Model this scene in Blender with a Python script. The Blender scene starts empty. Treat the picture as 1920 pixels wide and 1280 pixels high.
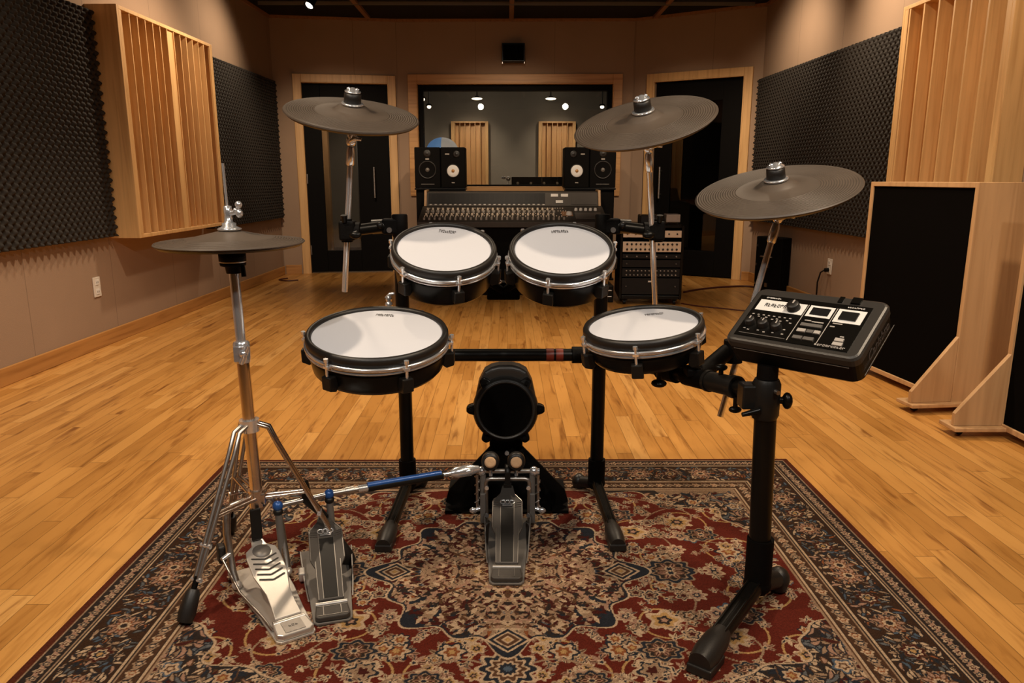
import bpy, math, random
import numpy as np
from mathutils import Vector, Matrix
random.seed(7)
rng = np.random.default_rng(5)
SC = bpy.context.scene
COL = SC.collection
PI = math.pi
R = math.radians

# ---------------------------------------------------------------- camera, world, lights, exposure
cam_d = bpy.data.cameras.new('camera'); cam = bpy.data.objects.new('camera', cam_d); COL.objects.link(cam)
cam_d.sensor_width = 36; cam_d.lens = 36*1400/1920; cam_d.clip_start = .05
cam.location = (0, 0, 1.0); cam.rotation_euler = (R(90-12.290), 0, R(-.36))
SC.camera = cam
SC.view_settings.view_transform = 'Standard'; SC.view_settings.look = 'None'
SC.view_settings.exposure = 0.0; SC.view_settings.gamma = 1.0
SC.view_settings.use_curve_mapping = False
w = bpy.data.worlds.new('studio'); SC.world = w; w.use_nodes = True
w.node_tree.nodes['Background'].inputs[0].default_value = (1, .8, .62, 1)
w.node_tree.nodes['Background'].inputs[1].default_value = .02
SC.cycles.max_bounces = 8; SC.cycles.use_denoising = True

WARM = (1, .78, .55); SOFT = (1, .92, .82)
def spot(name, loc, target, power, size=60, blend=.6, rad=.05, col=WARM):
    d = bpy.data.lights.new(name, 'SPOT'); d.energy = power; d.spot_size = R(size); d.spot_blend = blend
    d.shadow_soft_size = rad; d.color = col
    o = bpy.data.objects.new(name, d); COL.objects.link(o); o.location = loc
    o.rotation_euler = (Vector(target)-Vector(loc)).to_track_quat('-Z', 'Y').to_euler(); return o
def area(name, loc, target, power, sx, sy, col=SOFT):
    d = bpy.data.lights.new(name, 'AREA'); d.energy = power; d.shape = 'RECTANGLE'; d.size = sx; d.size_y = sy; d.color = col
    o = bpy.data.objects.new(name, d); COL.objects.link(o); o.location = loc
    o.rotation_euler = (Vector(target)-Vector(loc)).to_track_quat('-Z', 'Y').to_euler(); return o
# wall washers on the ceiling track along both side walls
spot('wall_washer', (-1.62, 6.7, 2.52), (-2.36, 6.4, 1.75), 58, 112, 1)
spot('wall_washer', (-1.45, 5.45, 2.52), (-2.3, 5.2, 1.55), 105, 108, 1)
spot('wall_washer', (-1.6, 2.9, 2.52), (-2.5, 3.0, 1.5), 42, 112, 1)
spot('wall_washer', (1.72, 6.3, 2.52), (2.46, 6.5, 1.75), 62, 112, 1)
spot('wall_washer', (1.6, 5.2, 2.52), (2.47, 4.8, 1.75), 110, 115, 1)
spot('wall_washer', (1.5, 2.6, 2.52), (2.5, 3.4, 1.2), 80, 100, 1)
# track lamps aimed low at the window wall
spot('track_lamp', (-1.45, 5.7, 2.5), (-1.7, 8.1, .72), 150, 58, .9)
spot('track_lamp', (0, 5.6, 2.5), (0, 8.2, .72), 130, 60, .9)
spot('track_lamp', (1.55, 5.5, 2.5), (1.8, 7.9, .72), 150, 58, .9)
# overhead downlights
spot('downlight', (-.9, 3.6, 2.55), (-.9, 3.7, 0), 165, 105, .7, .05)
spot('downlight', (.9, 3.6, 2.55), (.9, 3.7, 0), 165, 105, .7, .05)
spot('downlight', (-1.3, 1.3, 2.55), (-1.1, 1.9, 0), 125, 110, .7, .06)
spot('downlight', (1.3, 1.3, 2.55), (1.1, 1.9, 0), 125, 110, .7, .06)
# unseen soft fill spots added above the camera to light the kit
for x_ in (-.9, .9): spot('front_fill', (x_, -.1, 2.5), (x_*.4, 2.2, .5), 100, 90, .7, .06, SOFT)
# control room
area('control_room_light', (0, 9.6, 2.1), (0, 10.6, 0), 12, 1.8, .3, (1, .86, .70))
for x_ in (-.5, .72): spot('diffuser_fill_spot', (x_, 10.1, 2.1), (x_, 11.2, 1.2), 45, 62, .9, .04, (1, .84, .66))  # unseen spots added to brighten the two diffusers
spot('left_door_fill', (-1.9, 9.0, 2.1), (-1.9, 10.6, .9), 85, 80, .9, .05, (1, .84, .66))  # unseen fill added to brighten the view through the left door glass

# ---------------------------------------------------------------- materials
def nmat(name):
    m = bpy.data.materials.new(name); m.use_nodes = True
    return m, m.node_tree.nodes, m.node_tree.links, m.node_tree.nodes['Principled BSDF']
def hexc(r, g, b):
    f = lambda c: (c/255/12.92) if c/255 <= .04045 else ((c/255+.055)/1.055)**2.4
    return (f(r), f(g), f(b), 1)
def plain(name, col, rough=.5, metal=0, noise=.12, scale=30, bump=0, bscale=200, spec=.5):
    m, N, L, B = nmat(name)
    tc = N.new('ShaderNodeTexCoord'); n = N.new('ShaderNodeTexNoise'); n.inputs['Scale'].default_value = scale
    n.inputs['Detail'].default_value = 4
    L.new(tc.outputs['Object'], n.inputs['Vector'])
    mp = N.new('ShaderNodeMapRange'); mp.inputs['To Min'].default_value = 1-noise; mp.inputs['To Max'].default_value = 1+noise
    L.new(n.outputs['Fac'], mp.inputs['Value'])
    mx = N.new('ShaderNodeVectorMath'); mx.operation = 'SCALE'; mx.inputs[0].default_value = col[:3]
    L.new(mp.outputs[0], mx.inputs['Scale']); L.new(mx.outputs[0], B.inputs['Base Color'])
    B.inputs['Roughness'].default_value = rough; B.inputs['Metallic'].default_value = metal
    B.inputs['Specular IOR Level'].default_value = spec
    if bump:
        n2 = N.new('ShaderNodeTexNoise'); n2.inputs['Scale'].default_value = bscale
        L.new(tc.outputs['Object'], n2.inputs['Vector'])
        b = N.new('ShaderNodeBump'); b.inputs['Strength'].default_value = bump; b.inputs['Distance'].default_value = .002
        L.new(n2.outputs['Fac'], b.inputs['Height']); L.new(b.outputs[0], B.inputs['Normal'])
    return m
def emit(name, col, s):
    m, N, L, B = nmat(name); B.inputs['Emission Color'].default_value = col; B.inputs['Emission Strength'].default_value = s
    B.inputs['Base Color'].default_value = col; return m
def math_n(N, L, op, a, b=None, c=None):
    n = N.new('ShaderNodeMath'); n.operation = op
    for i, v in enumerate((a, b, c)):
        if v is None: continue
        if isinstance(v, (int, float)): n.inputs[i].default_value = v
        else: L.new(v, n.inputs[i])
    return n.outputs[0]
def ramp(N, L, fac, stops):
    r = N.new('ShaderNodeValToRGB'); e = r.color_ramp.elements
    while len(e) < len(stops): e.new(.5)
    for k, (p, c) in enumerate(stops): e[k].position = p; e[k].color = c
    L.new(fac, r.inputs[0]); return r.outputs[0]
def wood(name, c0, c1, axis='Z', scale=1.0, rough=.45):
    m, N, L, B = nmat(name)
    tc = N.new('ShaderNodeTexCoord'); mp = N.new('ShaderNodeMapping')
    s = {'X': (1.2, 22, 22), 'Y': (22, 1.2, 22), 'Z': (22, 22, 1.2)}[axis]
    mp.inputs['Scale'].default_value = [v*scale for v in s]
    L.new(tc.outputs['Object'], mp.inputs['Vector'])
    n = N.new('ShaderNodeTexNoise'); n.inputs['Scale'].default_value = 1.6; n.inputs['Detail'].default_value = 6; n.inputs['Distortion'].default_value = .6
    L.new(mp.outputs[0], n.inputs['Vector'])
    col = ramp(N, L, n.outputs['Fac'], [(.3, c1), (.5, c0), (.75, tuple(min(1, v*1.12) for v in c0[:3])+(1,))])
    L.new(col, B.inputs['Base Color']); B.inputs['Roughness'].default_value = rough
    b = N.new('ShaderNodeBump'); b.inputs['Strength'].default_value = .15; b.inputs['Distance'].default_value = .002
    L.new(n.outputs['Fac'], b.inputs['Height']); L.new(b.outputs[0], B.inputs['Normal'])
    return m
def floor_mat():
    m, N, L, B = nmat('oak_strip_floor')
    tc = N.new('ShaderNodeTexCoord'); sp = N.new('ShaderNodeSeparateXYZ'); L.new(tc.outputs['Object'], sp.inputs[0])
    X, Y = sp.outputs[0], sp.outputs[1]
    W = .058
    xr = math_n(N, L, 'DIVIDE', X, W); row = math_n(N, L, 'FLOOR', xr); fx = math_n(N, L, 'SUBTRACT', xr, row)
    wn = N.new('ShaderNodeTexWhiteNoise'); wn.noise_dimensions = '1D'; L.new(row, wn.inputs['W'])
    off = math_n(N, L, 'MULTIPLY', wn.outputs['Value'], 7.3)
    yl = math_n(N, L, 'DIVIDE', Y, .95); ys = math_n(N, L, 'ADD', yl, off)
    seg = math_n(N, L, 'FLOOR', ys); fy = math_n(N, L, 'SUBTRACT', ys, seg)
    cb = N.new('ShaderNodeCombineXYZ'); L.new(row, cb.inputs[0]); L.new(seg, cb.inputs[1])
    w2 = N.new('ShaderNodeTexWhiteNoise'); w2.noise_dimensions = '3D'; L.new(cb.outputs[0], w2.inputs['Vector'])
    base = ramp(N, L, w2.outputs['Value'], [(0, (.43, .195, .045, 1)), (.25, (.49, .23, .056, 1)), (.6, (.55, .265, .068, 1)), (.9, (.60, .30, .082, 1)), (1, (.64, .34, .105, 1))])
    # grain: noise stretched along the board and shifted per board
    g = N.new('ShaderNodeCombineXYZ'); 
    gx = math_n(N, L, 'MULTIPLY', X, 30); gy = math_n(N, L, 'MULTIPLY', Y, 2.6)
    gz = math_n(N, L, 'MULTIPLY', w2.outputs['Value'], 60)
    L.new(gx, g.inputs[0]); L.new(gy, g.inputs[1]); L.new(gz, g.inputs[2])
    n = N.new('ShaderNodeTexNoise'); n.inputs['Scale'].default_value = 1; n.inputs['Detail'].default_value = 7; n.inputs['Distortion'].default_value = .9; n.inputs['Roughness'].default_value = .62
    L.new(g.outputs[0], n.inputs['Vector'])
    gr = ramp(N, L, n.outputs['Fac'], [(.30, (.34, .26, .20, 1)), (.39, (.72, .66, .58, 1)), (.50, (.96, .95, .93, 1)), (.8, (1.0, 1.0, 1.0, 1))])
    mx = N.new('ShaderNodeMix'); mx.data_type = 'RGBA'; mx.blend_type = 'MULTIPLY'; mx.inputs['Factor'].default_value = .8
    L.new(base, mx.inputs['A']); L.new(gr, mx.inputs['B'])
    # rare dark mineral streaks / knots
    g2 = N.new('ShaderNodeCombineXYZ'); L.new(math_n(N, L, 'MULTIPLY', X, 16), g2.inputs[0]); L.new(math_n(N, L, 'MULTIPLY', Y, 3.0), g2.inputs[1]); L.new(gz, g2.inputs[2])
    n2 = N.new('ShaderNodeTexNoise'); n2.inputs['Scale'].default_value = 1.0; n2.inputs['Detail'].default_value = 3; L.new(g2.outputs[0], n2.inputs['Vector'])
    kn = ramp(N, L, n2.outputs['Fac'], [(.26, (.34, .22, .13, 1)), (.36, (1, 1, 1, 1))])
    m2 = N.new('ShaderNodeMix'); m2.data_type = 'RGBA'; m2.blend_type = 'MULTIPLY'; m2.inputs['Factor'].default_value = .8
    L.new(mx.outputs['Result'], m2.inputs['A']); L.new(kn, m2.inputs['B'])
    # joints
    ex = math_n(N, L, 'MINIMUM', fx, math_n(N, L, 'SUBTRACT', 1, fx)); ey = math_n(N, L, 'MINIMUM', fy, math_n(N, L, 'SUBTRACT', 1, fy))
    jx = math_n(N, L, 'GREATER_THAN', ex, .018); jy = math_n(N, L, 'GREATER_THAN', ey, .0016)
    j = math_n(N, L, 'MULTIPLY', jx, jy); jm = math_n(N, L, 'MULTIPLY_ADD', j, .45, .55)
    sc = N.new('ShaderNodeVectorMath'); sc.operation = 'SCALE'; L.new(m2.outputs['Result'], sc.inputs[0]); L.new(jm, sc.inputs['Scale'])
    L.new(sc.outputs[0], B.inputs['Base Color'])
    B.inputs['Roughness'].default_value = .3; B.inputs['Specular IOR Level'].default_value = .45
    b = N.new('ShaderNodeBump'); b.inputs['Strength'].default_value = .25; b.inputs['Distance'].default_value = .001
    hh = math_n(N, L, 'ADD', j, math_n(N, L, 'MULTIPLY', n.outputs['Fac'], .3)); L.new(hh, b.inputs['Height']); L.new(b.outputs[0], B.inputs['Normal'])
    return m
def wall_mat(name, c):
    m, N, L, B = nmat(name)
    tc = N.new('ShaderNodeTexCoord'); sp = N.new('ShaderNodeSeparateXYZ'); L.new(tc.outputs['Object'], sp.inputs[0])
    n = N.new('ShaderNodeTexNoise'); n.inputs['Scale'].default_value = 260; n.inputs['Detail'].default_value = 3; L.new(tc.outputs['Object'], n.inputs['Vector'])
    n3 = N.new('ShaderNodeTexNoise'); n3.inputs['Scale'].default_value = 2.5; L.new(tc.outputs['Object'], n3.inputs['Vector'])
    v = math_n(N, L, 'ADD', math_n(N, L, 'MULTIPLY_ADD', n.outputs['Fac'], .35, .72), math_n(N, L, 'MULTIPLY', n3.outputs['Fac'], .2))
    fx = math_n(N, L, 'FRACT', math_n(N, L, 'DIVIDE', sp.outputs[0], .82))
    seam = math_n(N, L, 'GREATER_THAN', fx, .008)
    v2 = math_n(N, L, 'MULTIPLY', v, math_n(N, L, 'MULTIPLY_ADD', seam, .25, .75))
    sc = N.new('ShaderNodeVectorMath'); sc.operation = 'SCALE'; sc.inputs[0].default_value = c[:3]; L.new(v2, sc.inputs['Scale']); L.new(sc.outputs[0], B.inputs['Base Color'])
    B.inputs['Roughness'].default_value = .9; B.inputs['Specular IOR Level'].default_value = .2
    b = N.new('ShaderNodeBump'); b.inputs['Strength'].default_value = .4; b.inputs['Distance'].default_value = .002
    L.new(math_n(N, L, 'MULTIPLY', n.outputs['Fac'], seam), b.inputs['Height']); L.new(b.outputs[0], B.inputs['Normal'])
    return m
def cymbal_mat():
    m, N, L, B = nmat('grooved_rubber')
    tc = N.new('ShaderNodeTexCoord'); sp = N.new('ShaderNodeSeparateXYZ'); L.new(tc.outputs['Object'], sp.inputs[0])
    r = math_n(N, L, 'SQRT', math_n(N, L, 'ADD', math_n(N, L, 'POWER', sp.outputs[0], 2), math_n(N, L, 'POWER', sp.outputs[1], 2)))
    wv = math_n(N, L, 'SINE', math_n(N, L, 'MULTIPLY', r, 2*PI/.0062))
    n = N.new('ShaderNodeTexNoise'); n.inputs['Scale'].default_value = 9; n.inputs['Detail'].default_value = 3; L.new(tc.outputs['Object'], n.inputs['Vector'])
    col = ramp(N, L, n.outputs['Fac'], [(.3, (.070, .052, .038, 1)), (.7, (.098, .074, .055, 1))]); L.new(col, B.inputs['Base Color'])
    B.inputs['Roughness'].default_value = .5; B.inputs['Specular IOR Level'].default_value = .5
    zone = math_n(N, L, 'GREATER_THAN', r, .10)
    b = N.new('ShaderNodeBump'); b.inputs['Strength'].default_value = .7; b.inputs['Distance'].default_value = .0012
    L.new(math_n(N, L, 'MULTIPLY', wv, zone), b.inputs['Height']); L.new(b.outputs[0], B.inputs['Normal'])
    return m
def glass_mat(name, tint, rough=.0, refl=.12):
    m, N, L, B = nmat(name); N.remove(B)
    out = N['Material Output']; t = N.new('ShaderNodeBsdfTransparent'); t.inputs[0].default_value = tint
    g = N.new('ShaderNodeBsdfGlossy'); g.inputs['Roughness'].default_value = rough; g.inputs['Color'].default_value = (.9, .9, .9, 1)
    f = N.new('ShaderNodeFresnel'); f.inputs[0].default_value = 1.5
    mx = N.new('ShaderNodeMixShader'); L.new(f.outputs[0], mx.inputs[0]); L.new(t.outputs[0], mx.inputs[1]); L.new(g.outputs[0], mx.inputs[2])
    L.new(mx.outputs[0], out.inputs[0]); return m

M = dict(
    floor=floor_mat(), wall=wall_mat('wall_fabric', (.34, .232, .158, 1)),
    pine=wood('pine', (.66, .395, .165, 1), (.55, .305, .115, 1), 'Z'), pineX=wood('pine_across', (.56, .29, .10, 1), (.44, .21, .065, 1), 'X'),
    pineY=wood('pine_lengthwise', (.56, .30, .11, 1), (.46, .23, .075, 1), 'Y'),
    birch=wood('birch_ply', (.50, .30, .145, 1), (.42, .24, .11, 1), 'Z', .8), 
    foam=plain('black_foam', (.022, .0175, .014), .75, 0, .2, 40, .2, 500, .3),
    black=plain('satin_black', (.0045, .0038, .003), .32, 0, .15, 40, spec=.2), 
    blackrough=plain('matte_black', (.0035, .0028, .0024), .6, 0, .2, 60, .3, 300, .08),
    cloth=plain('black_speaker_cloth', (.0028, .0022, .0018), .95, 0, .3, 300, .4, 900, .03),
    rubber=plain('black_rubber', (.011, .009, .0075), .45, 0, .12, 60, .15, 400),
    plastic=plain('grey_black_plastic', (.032, .028, .024), .38, 0, .08, 60, .12, 900),
    darkplastic=plain('dark_plastic', (.009, .008, .007), .4, 0, .1, 60, .1, 900, .3),
    chrome=plain('chrome', (.88, .89, .91), .20, .82, .04, 60), steel=plain('brushed_steel', (.50, .47, .44), .35, 1, .1, 90),
    alu=plain('cast_aluminium', (.66, .62, .57), .36, .75, .08, 30, .1, 600), grey=plain('grey_paint', (.16, .145, .13), .45, .3, .1, 60),
    boardgrey=plain('dark_grey_board', (.055, .048, .042), .5, .3, .12, 80, .1, 900), white=plain('white_print', (.75, .72, .68), .5, 0, .03),
    head=plain('white_mesh_head', (.60, .61, .66), .6, 0, .02, 200, .15, 1500), ink=plain('black_ink', (.03, .027, .025), .5),
    faint=plain('faint_grey_print', (.06, .05, .045), .5), pale=plain('pale_grey_print', (.40, .36, .32), .5),
    cymbal=cymbal_mat(), blue=plain('blue_plastic', (.02, .085, .30), .3, .2, .05), darkred=plain('dark_red_reflection', (.16, .018, .008), .4),
    felt=plain('cream_felt', (.70, .44, .24), .9, 0, .15, 200), copper=plain('copper_dust_cap', (.55, .28, .10), .4, .2),
    ceil=plain('black_ceiling', (.004, .0035, .003), .9), trimdark=wood('dark_stained_trim', (.34, .17, .08, 1), (.25, .12, .055, 1), 'Y'),
    outlet=plain('white_outlet', (.72, .66, .58), .4, 0, .03), glass=glass_mat('window_glass', (.80, .78, .74, 1)), dglass=glass_mat('door_glass', (.55, .53, .50, 1)),
    greywall=plain('control_room_wall', (.26, .235, .20), .9, 0, .15, 3), greydark=plain('control_room_ceiling', (.05, .045, .04), .9),
    brass=plain('tan_faceplate', (.80, .66, .50), .45, .2, .1, 40), darkface=plain('dark_faceplate', (.012, .010, .009), .5, 0, spec=.2), cable=plain('dark_red_cable', (.06, .012, .008), .5),
    lampglow=emit('lamp_glow', (1, .86, .68, 1), 30), dimglow=emit('reflection_glow', (1, .88, .72, 1), 6), screen=plain('dark_screen', (.008, .007, .007), .5, spec=.2),
    console=plain('console_grey', (.055, .046, .038), .6, .2, .15, 40), knobtan=plain('tan_knob', (.72, .60, .47), .4), bluew=emit('blue_dome_glow', (.16, .34, .70, 1), .55), whitel=emit('white_dome_glow', (.6, .58, .56, 1), .45), basewood=wood('baseboard_oak', (.43, .20, .055, 1), (.30, .125, .03, 1), 'X'), whitew=plain('white_shade', (.85, .83, .80), .5),
    copperchrome=plain('warm_chrome', (.78, .68, .60), .24, 1, .05))

# ---------------------------------------------------------------- mesh helpers
class MB:
    """collects world-space geometry; build() links it as ONE mesh object"""
    def __init__(s, fr=None): s.v = []; s.f = []; s.mi = []; s.sm = []; s.cur = 0; s.fr = fr
    def mat(s, i): s.cur = i; return s
    def add(s, vs, fs, smooth=False):
        b = len(s.v)
        for p in vs:
            p = Vector(p); s.v.append(s.fr @ p if s.fr else p)
        for f in fs: s.f.append([b+i for i in f]); s.mi.append(s.cur); s.sm.append(smooth)
        return s
    def box(s, c, d, rot=None):
        x, y, z = d[0]/2, d[1]/2, d[2]/2
        vs = [Vector((sx*x, sy*y, sz*z)) for sz in (-1, 1) for sy in (-1, 1) for sx in (-1, 1)]
        if rot is not None: vs = [rot @ q for q in vs]
        return s.add([q+Vector(c) for q in vs], [(0, 2, 3, 1), (4, 5, 7, 6), (0, 1, 5, 4), (2, 6, 7, 3), (0, 4, 6, 2), (1, 3, 7, 5)])
    def span(s, a, b):
        return s.box([(a[i]+b[i])/2 for i in range(3)], [abs(b[i]-a[i]) for i in range(3)])
    def tube(s, pts, r, seg=16, caps=True):
        pts = [Vector(p) for p in pts]; n = len(pts); rs = r if isinstance(r, (list, tuple)) else [r]*n
        up = None; vs = []; 
        for i, p in enumerate(pts):
            t = (pts[min(i+1, n-1)]-pts[max(i-1, 0)]).normalized()
            if up is None: up = t.orthogonal().normalized()
            else: up = (up-t*up.dot(t)).normalized()
            q = t.cross(up)
            vs += [p+(up*math.cos(2*PI*k/seg)+q*math.sin(2*PI*k/seg))*rs[i] for k in range(seg)]
        fs = [(i*seg+k, i*seg+(k+1) % seg, (i+1)*seg+(k+1) % seg, (i+1)*seg+k) for i in range(n-1) for k in range(seg)]
        s.add(vs, fs, True)
        if caps:
            s.add(vs[:seg], [tuple(range(seg))[::-1]]); s.add(vs[-seg:], [tuple(range(seg))])
        return s
    def lathe(s, prof, c=(0, 0, 0), ax=(0, 0, 1), seg=48, smooth=True):
        ax = Vector(ax).normalized(); u = ax.orthogonal().normalized(); q = ax.cross(u); c = Vector(c); vs = []
        if abs(ax.z) > .999: u = Vector((1, 0, 0)); q = ax.cross(u)
        for (r, h) in prof: vs += [c+ax*h+(u*math.cos(2*PI*k/seg)+q*math.sin(2*PI*k/seg))*max(r, 1e-5) for k in range(seg)]
        n = len(prof)
        return s.add(vs, [(i*seg+k, i*seg+(k+1) % seg, (i+1)*seg+(k+1) % seg, (i+1)*seg+k) for i in range(n-1) for k in range(seg)], smooth)
    def ball(s, c, r, seg=16, sq=(1, 1, 1)):
        prof = [(math.sin(PI*i/8), -math.cos(PI*i/8)) for i in range(9)]; vs = []
        for (a, h) in prof: vs += [Vector(c)+Vector((a*math.cos(2*PI*k/seg)*r*sq[0], a*math.sin(2*PI*k/seg)*r*sq[1], h*r*sq[2])) for k in range(seg)]
        return s.add(vs, [(i*seg+k, i*seg+(k+1) % seg, (i+1)*seg+(k+1) % seg, (i+1)*seg+k) for i in range(8) for k in range(seg)], True)
    def prism(s, poly, off):
        """poly: 3D points (planar), off: extrusion vector"""
        n = len(poly); off = Vector(off); vs = [Vector(p) for p in poly]+[Vector(p)+off for p in poly]
        return s.add(vs, [tuple(range(n))[::-1], tuple(range(n, 2*n))]+[(i, (i+1) % n, n+(i+1) % n, n+i) for i in range(n)])
    def build(s, name, mats, parent=None, loc=None, bevel=0, bseg=2, kind=None):
        me = bpy.data.meshes.new(name)
        o = bpy.data.objects.new(name, me); COL.objects.link(o)
        mats = mats if isinstance(mats, (list, tuple)) else [mats]
        for m_ in mats: me.materials.append(m_)
        if parent is not None:
            root = parent
            mw = WM[root.name]; inv = mw.inverted(); WM[o.name] = mw; o.parent = parent
        else:
            mw = Matrix.Translation(loc) if loc is not None and not isinstance(loc, Matrix) else (loc if loc is not None else Matrix.Identity(4))
            inv = mw.inverted(); WM[o.name] = mw; o.matrix_world = mw
        me.from_pydata([tuple(inv @ v) for v in s.v], [], s.f)
        me.polygons.foreach_set('material_index', s.mi); me.polygons.foreach_set('use_smooth', s.sm)
        me.validate(); me.update()
        if bevel:
            b = o.modifiers.new('bevel', 'BEVEL'); b.width = bevel; b.segments = bseg; b.limit_method = 'ANGLE'; b.angle_limit = R(40)
        if kind: o['kind'] = kind
        return o
WM = {}
def thing(name, label, cat, loc=(0, 0, 0), group=None):
    o = bpy.data.objects.new(name, None); COL.objects.link(o); o.empty_display_size = .05
    mw = loc if isinstance(loc, Matrix) else Matrix.Translation(loc)
    o.matrix_world = mw; WM[o.name] = mw
    o['label'] = label; o['category'] = cat
    if group: o['group'] = group
    return o
def tag(o, label, cat, group=None):
    o['label'] = label; o['category'] = cat
    if group: o['group'] = group
    return o
def struct(o): o['kind'] = 'structure'; return o
def dup(root, mw, label=None):
    c = root.copy(); COL.objects.link(c); c.matrix_world = mw; WM[c.name] = mw
    if label: c['label'] = label
    for ch in list(root.children):
        d = ch.copy(); COL.objects.link(d); d.parent = c; WM[d.name] = mw
        for g in ch.children:
            e = g.copy(); COL.objects.link(e); e.parent = d; WM[e.name] = mw
    return c
def frame(c, z, yh=(0, 1, 0)):
    z = Vector(z).normalized(); y = Vector(yh); y = (y-z*y.dot(z)).normalized(); x = y.cross(z)
    m = Matrix((x, y, z)).transposed().to_4x4(); m.translation = Vector(c); return m
def V(*a): return Vector(a)
def lerp(a, b, t): return Vector(a)*(1-t)+Vector(b)*t
def wframe(a, b):
    """wall frame: x along a->b, z up, y pointing away from x (left-hand side of a->b)"""
    a = Vector((a[0], a[1], 0)); x = (Vector((b[0], b[1], 0))-a).normalized(); z = V(0, 0, 1); y = z.cross(x)
    m = Matrix((x, y, z)).transposed().to_4x4(); m.translation = a; return m

# ---------------------------------------------------------------- room shell
CEIL = 2.6
LN, LF = (-2.615, -1.9), (-2.39, 8.0)
BL, BR = (-1.15, 8.2), (1.32, 8.15)
RF, RN = (2.43, 7.45), (2.62, -1.9)
struct(MB().span((-3.2, -2.2, -.1), (3.2, 8.9, 0)).build('floor', M['floor']))
struct(MB().span((-3.2, -2.2, CEIL), (3.2, 8.9, CEIL+.1)).build('ceiling', M['ceil']))
def wall(name, a, b, holes=(), z1=CEIL, mat='wall', th=.12):
    """wall from a to b with its room face on the a-b line, thickness to the left of a->b; holes (s0,s1,z0,z1)"""
    fr = wframe(a, b); Ln = (Vector(b)-Vector(a)).length
    m = MB(fr); xs = sorted({0, Ln, *[h[0] for h in holes], *[h[1] for h in holes]})
    for x0, x1 in zip(xs, xs[1:]):
        zs = [(0, z1)]
        for h in holes:
            if h[0] <= x0+1e-6 and h[1] >= x1-1e-6:
                zs = [(0, h[2]), (h[3], z1)]
        for z0, zz in zs:
            if zz-z0 > 1e-4: m.span((x0, 0, z0), (x1, th, zz))
    o = m.build(name, M[mat], loc=fr); struct(o); return fr, Ln
FL, LL = wall('wall_left', LN, LF)
D1 = (.30, 1.13, 0, 1.955)
FBL, LBL = wall('wall_back_left', LF, BL, [(.285, 1.155, 0, 1.965)])
FBC, LBC = wall('wall_back', BL, BR, [(.20, 2.265, .90, 1.975)])
FBR, LBR = wall('wall_back_right', BR, RF, [(.235, 1.135, 0, 1.96)])
FR, LR = wall('wall_right', RF, RN)
wall('wall_rear', (RN[0]+.1, -1.9), (LN[0]-.1, -1.9))
def sL(Y): return (Y-LN[1])/(LF[1]-LN[1])*LL          # distance along the left wall at depth Y
def sR(Y): return (RF[1]-Y)/(RF[1]-RN[1])*LR
# baseboards (pine) and the thin dark moulding under the ceiling
def base(name, fr, s0, s1, h=.09, t=.018, m='basewood'):
    o = MB(fr).span((s0, -t, 0), (s1, -.0005, h)).build(name, M[m], loc=fr, bevel=.004); struct(o)
base('baseboard_left', FL, 0, LL-.02); base('baseboard_right', FR, .02, LR)
base('baseboard_back_left', FBL, .02, .185, .10); base('baseboard_back', FBC, .06, LBC, .09)
base('baseboard_back_right', FBR, 1.235, LBR, .09)
for i, (fr, l) in enumerate(((FL, LL), (FBL, LBL), (FBC, LBC), (FBR, LBR), (FR, LR))):
    struct(MB(fr).span((0, -.02, CEIL-.03), (l, -.0005, CEIL-.001)).build('trim_%d' % (i+1), M['trimdark'], loc=fr))
# ceiling battens
k = 6
for x in (-1.4, .045, 1.49):
    struct(MB().span((x-.022, 1.0, CEIL-.025), (x+.022, 8.06 if abs(x) > 1 else 8.16, CEIL-.001)).build('trim_%d' % k, M['trimdark'])); k += 1
for y in (7.42, 5.9, 4.4):
    struct(MB().span((-2.3, y-.01, CEIL-.03), (2.3, y+.01, CEIL-.001)).build('trim_%d' % k, M['grey'])); k += 1

# casings
def casing(name, fr, s0, s1, z1, wd, z0=0, t=.03, bottom=False, depth=.12):
    m = MB(fr)
    m.span((s0, -t, z0), (s0+wd, depth*.5, z1)); m.span((s1-wd, -t, z0), (s1, depth*.5, z1)); m.span((s0+wd, -t, z1-wd), (s1-wd, depth*.5, z1))
    if bottom: m.span((s0+wd, -t-.02, z0), (s1-wd, depth*.5, z0+wd))
    # small raised inner bead
    b = .012
    m.span((s0+wd-b, -t-.008, z0), (s0+wd, -t, z1-wd+b)); m.span((s1-wd, -t-.008, z0), (s1-wd+b, -t, z1-wd+b)); m.span((s0+wd, -t-.008, z1-wd), (s1-wd, -t, z1-wd+b))
    return m
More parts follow.
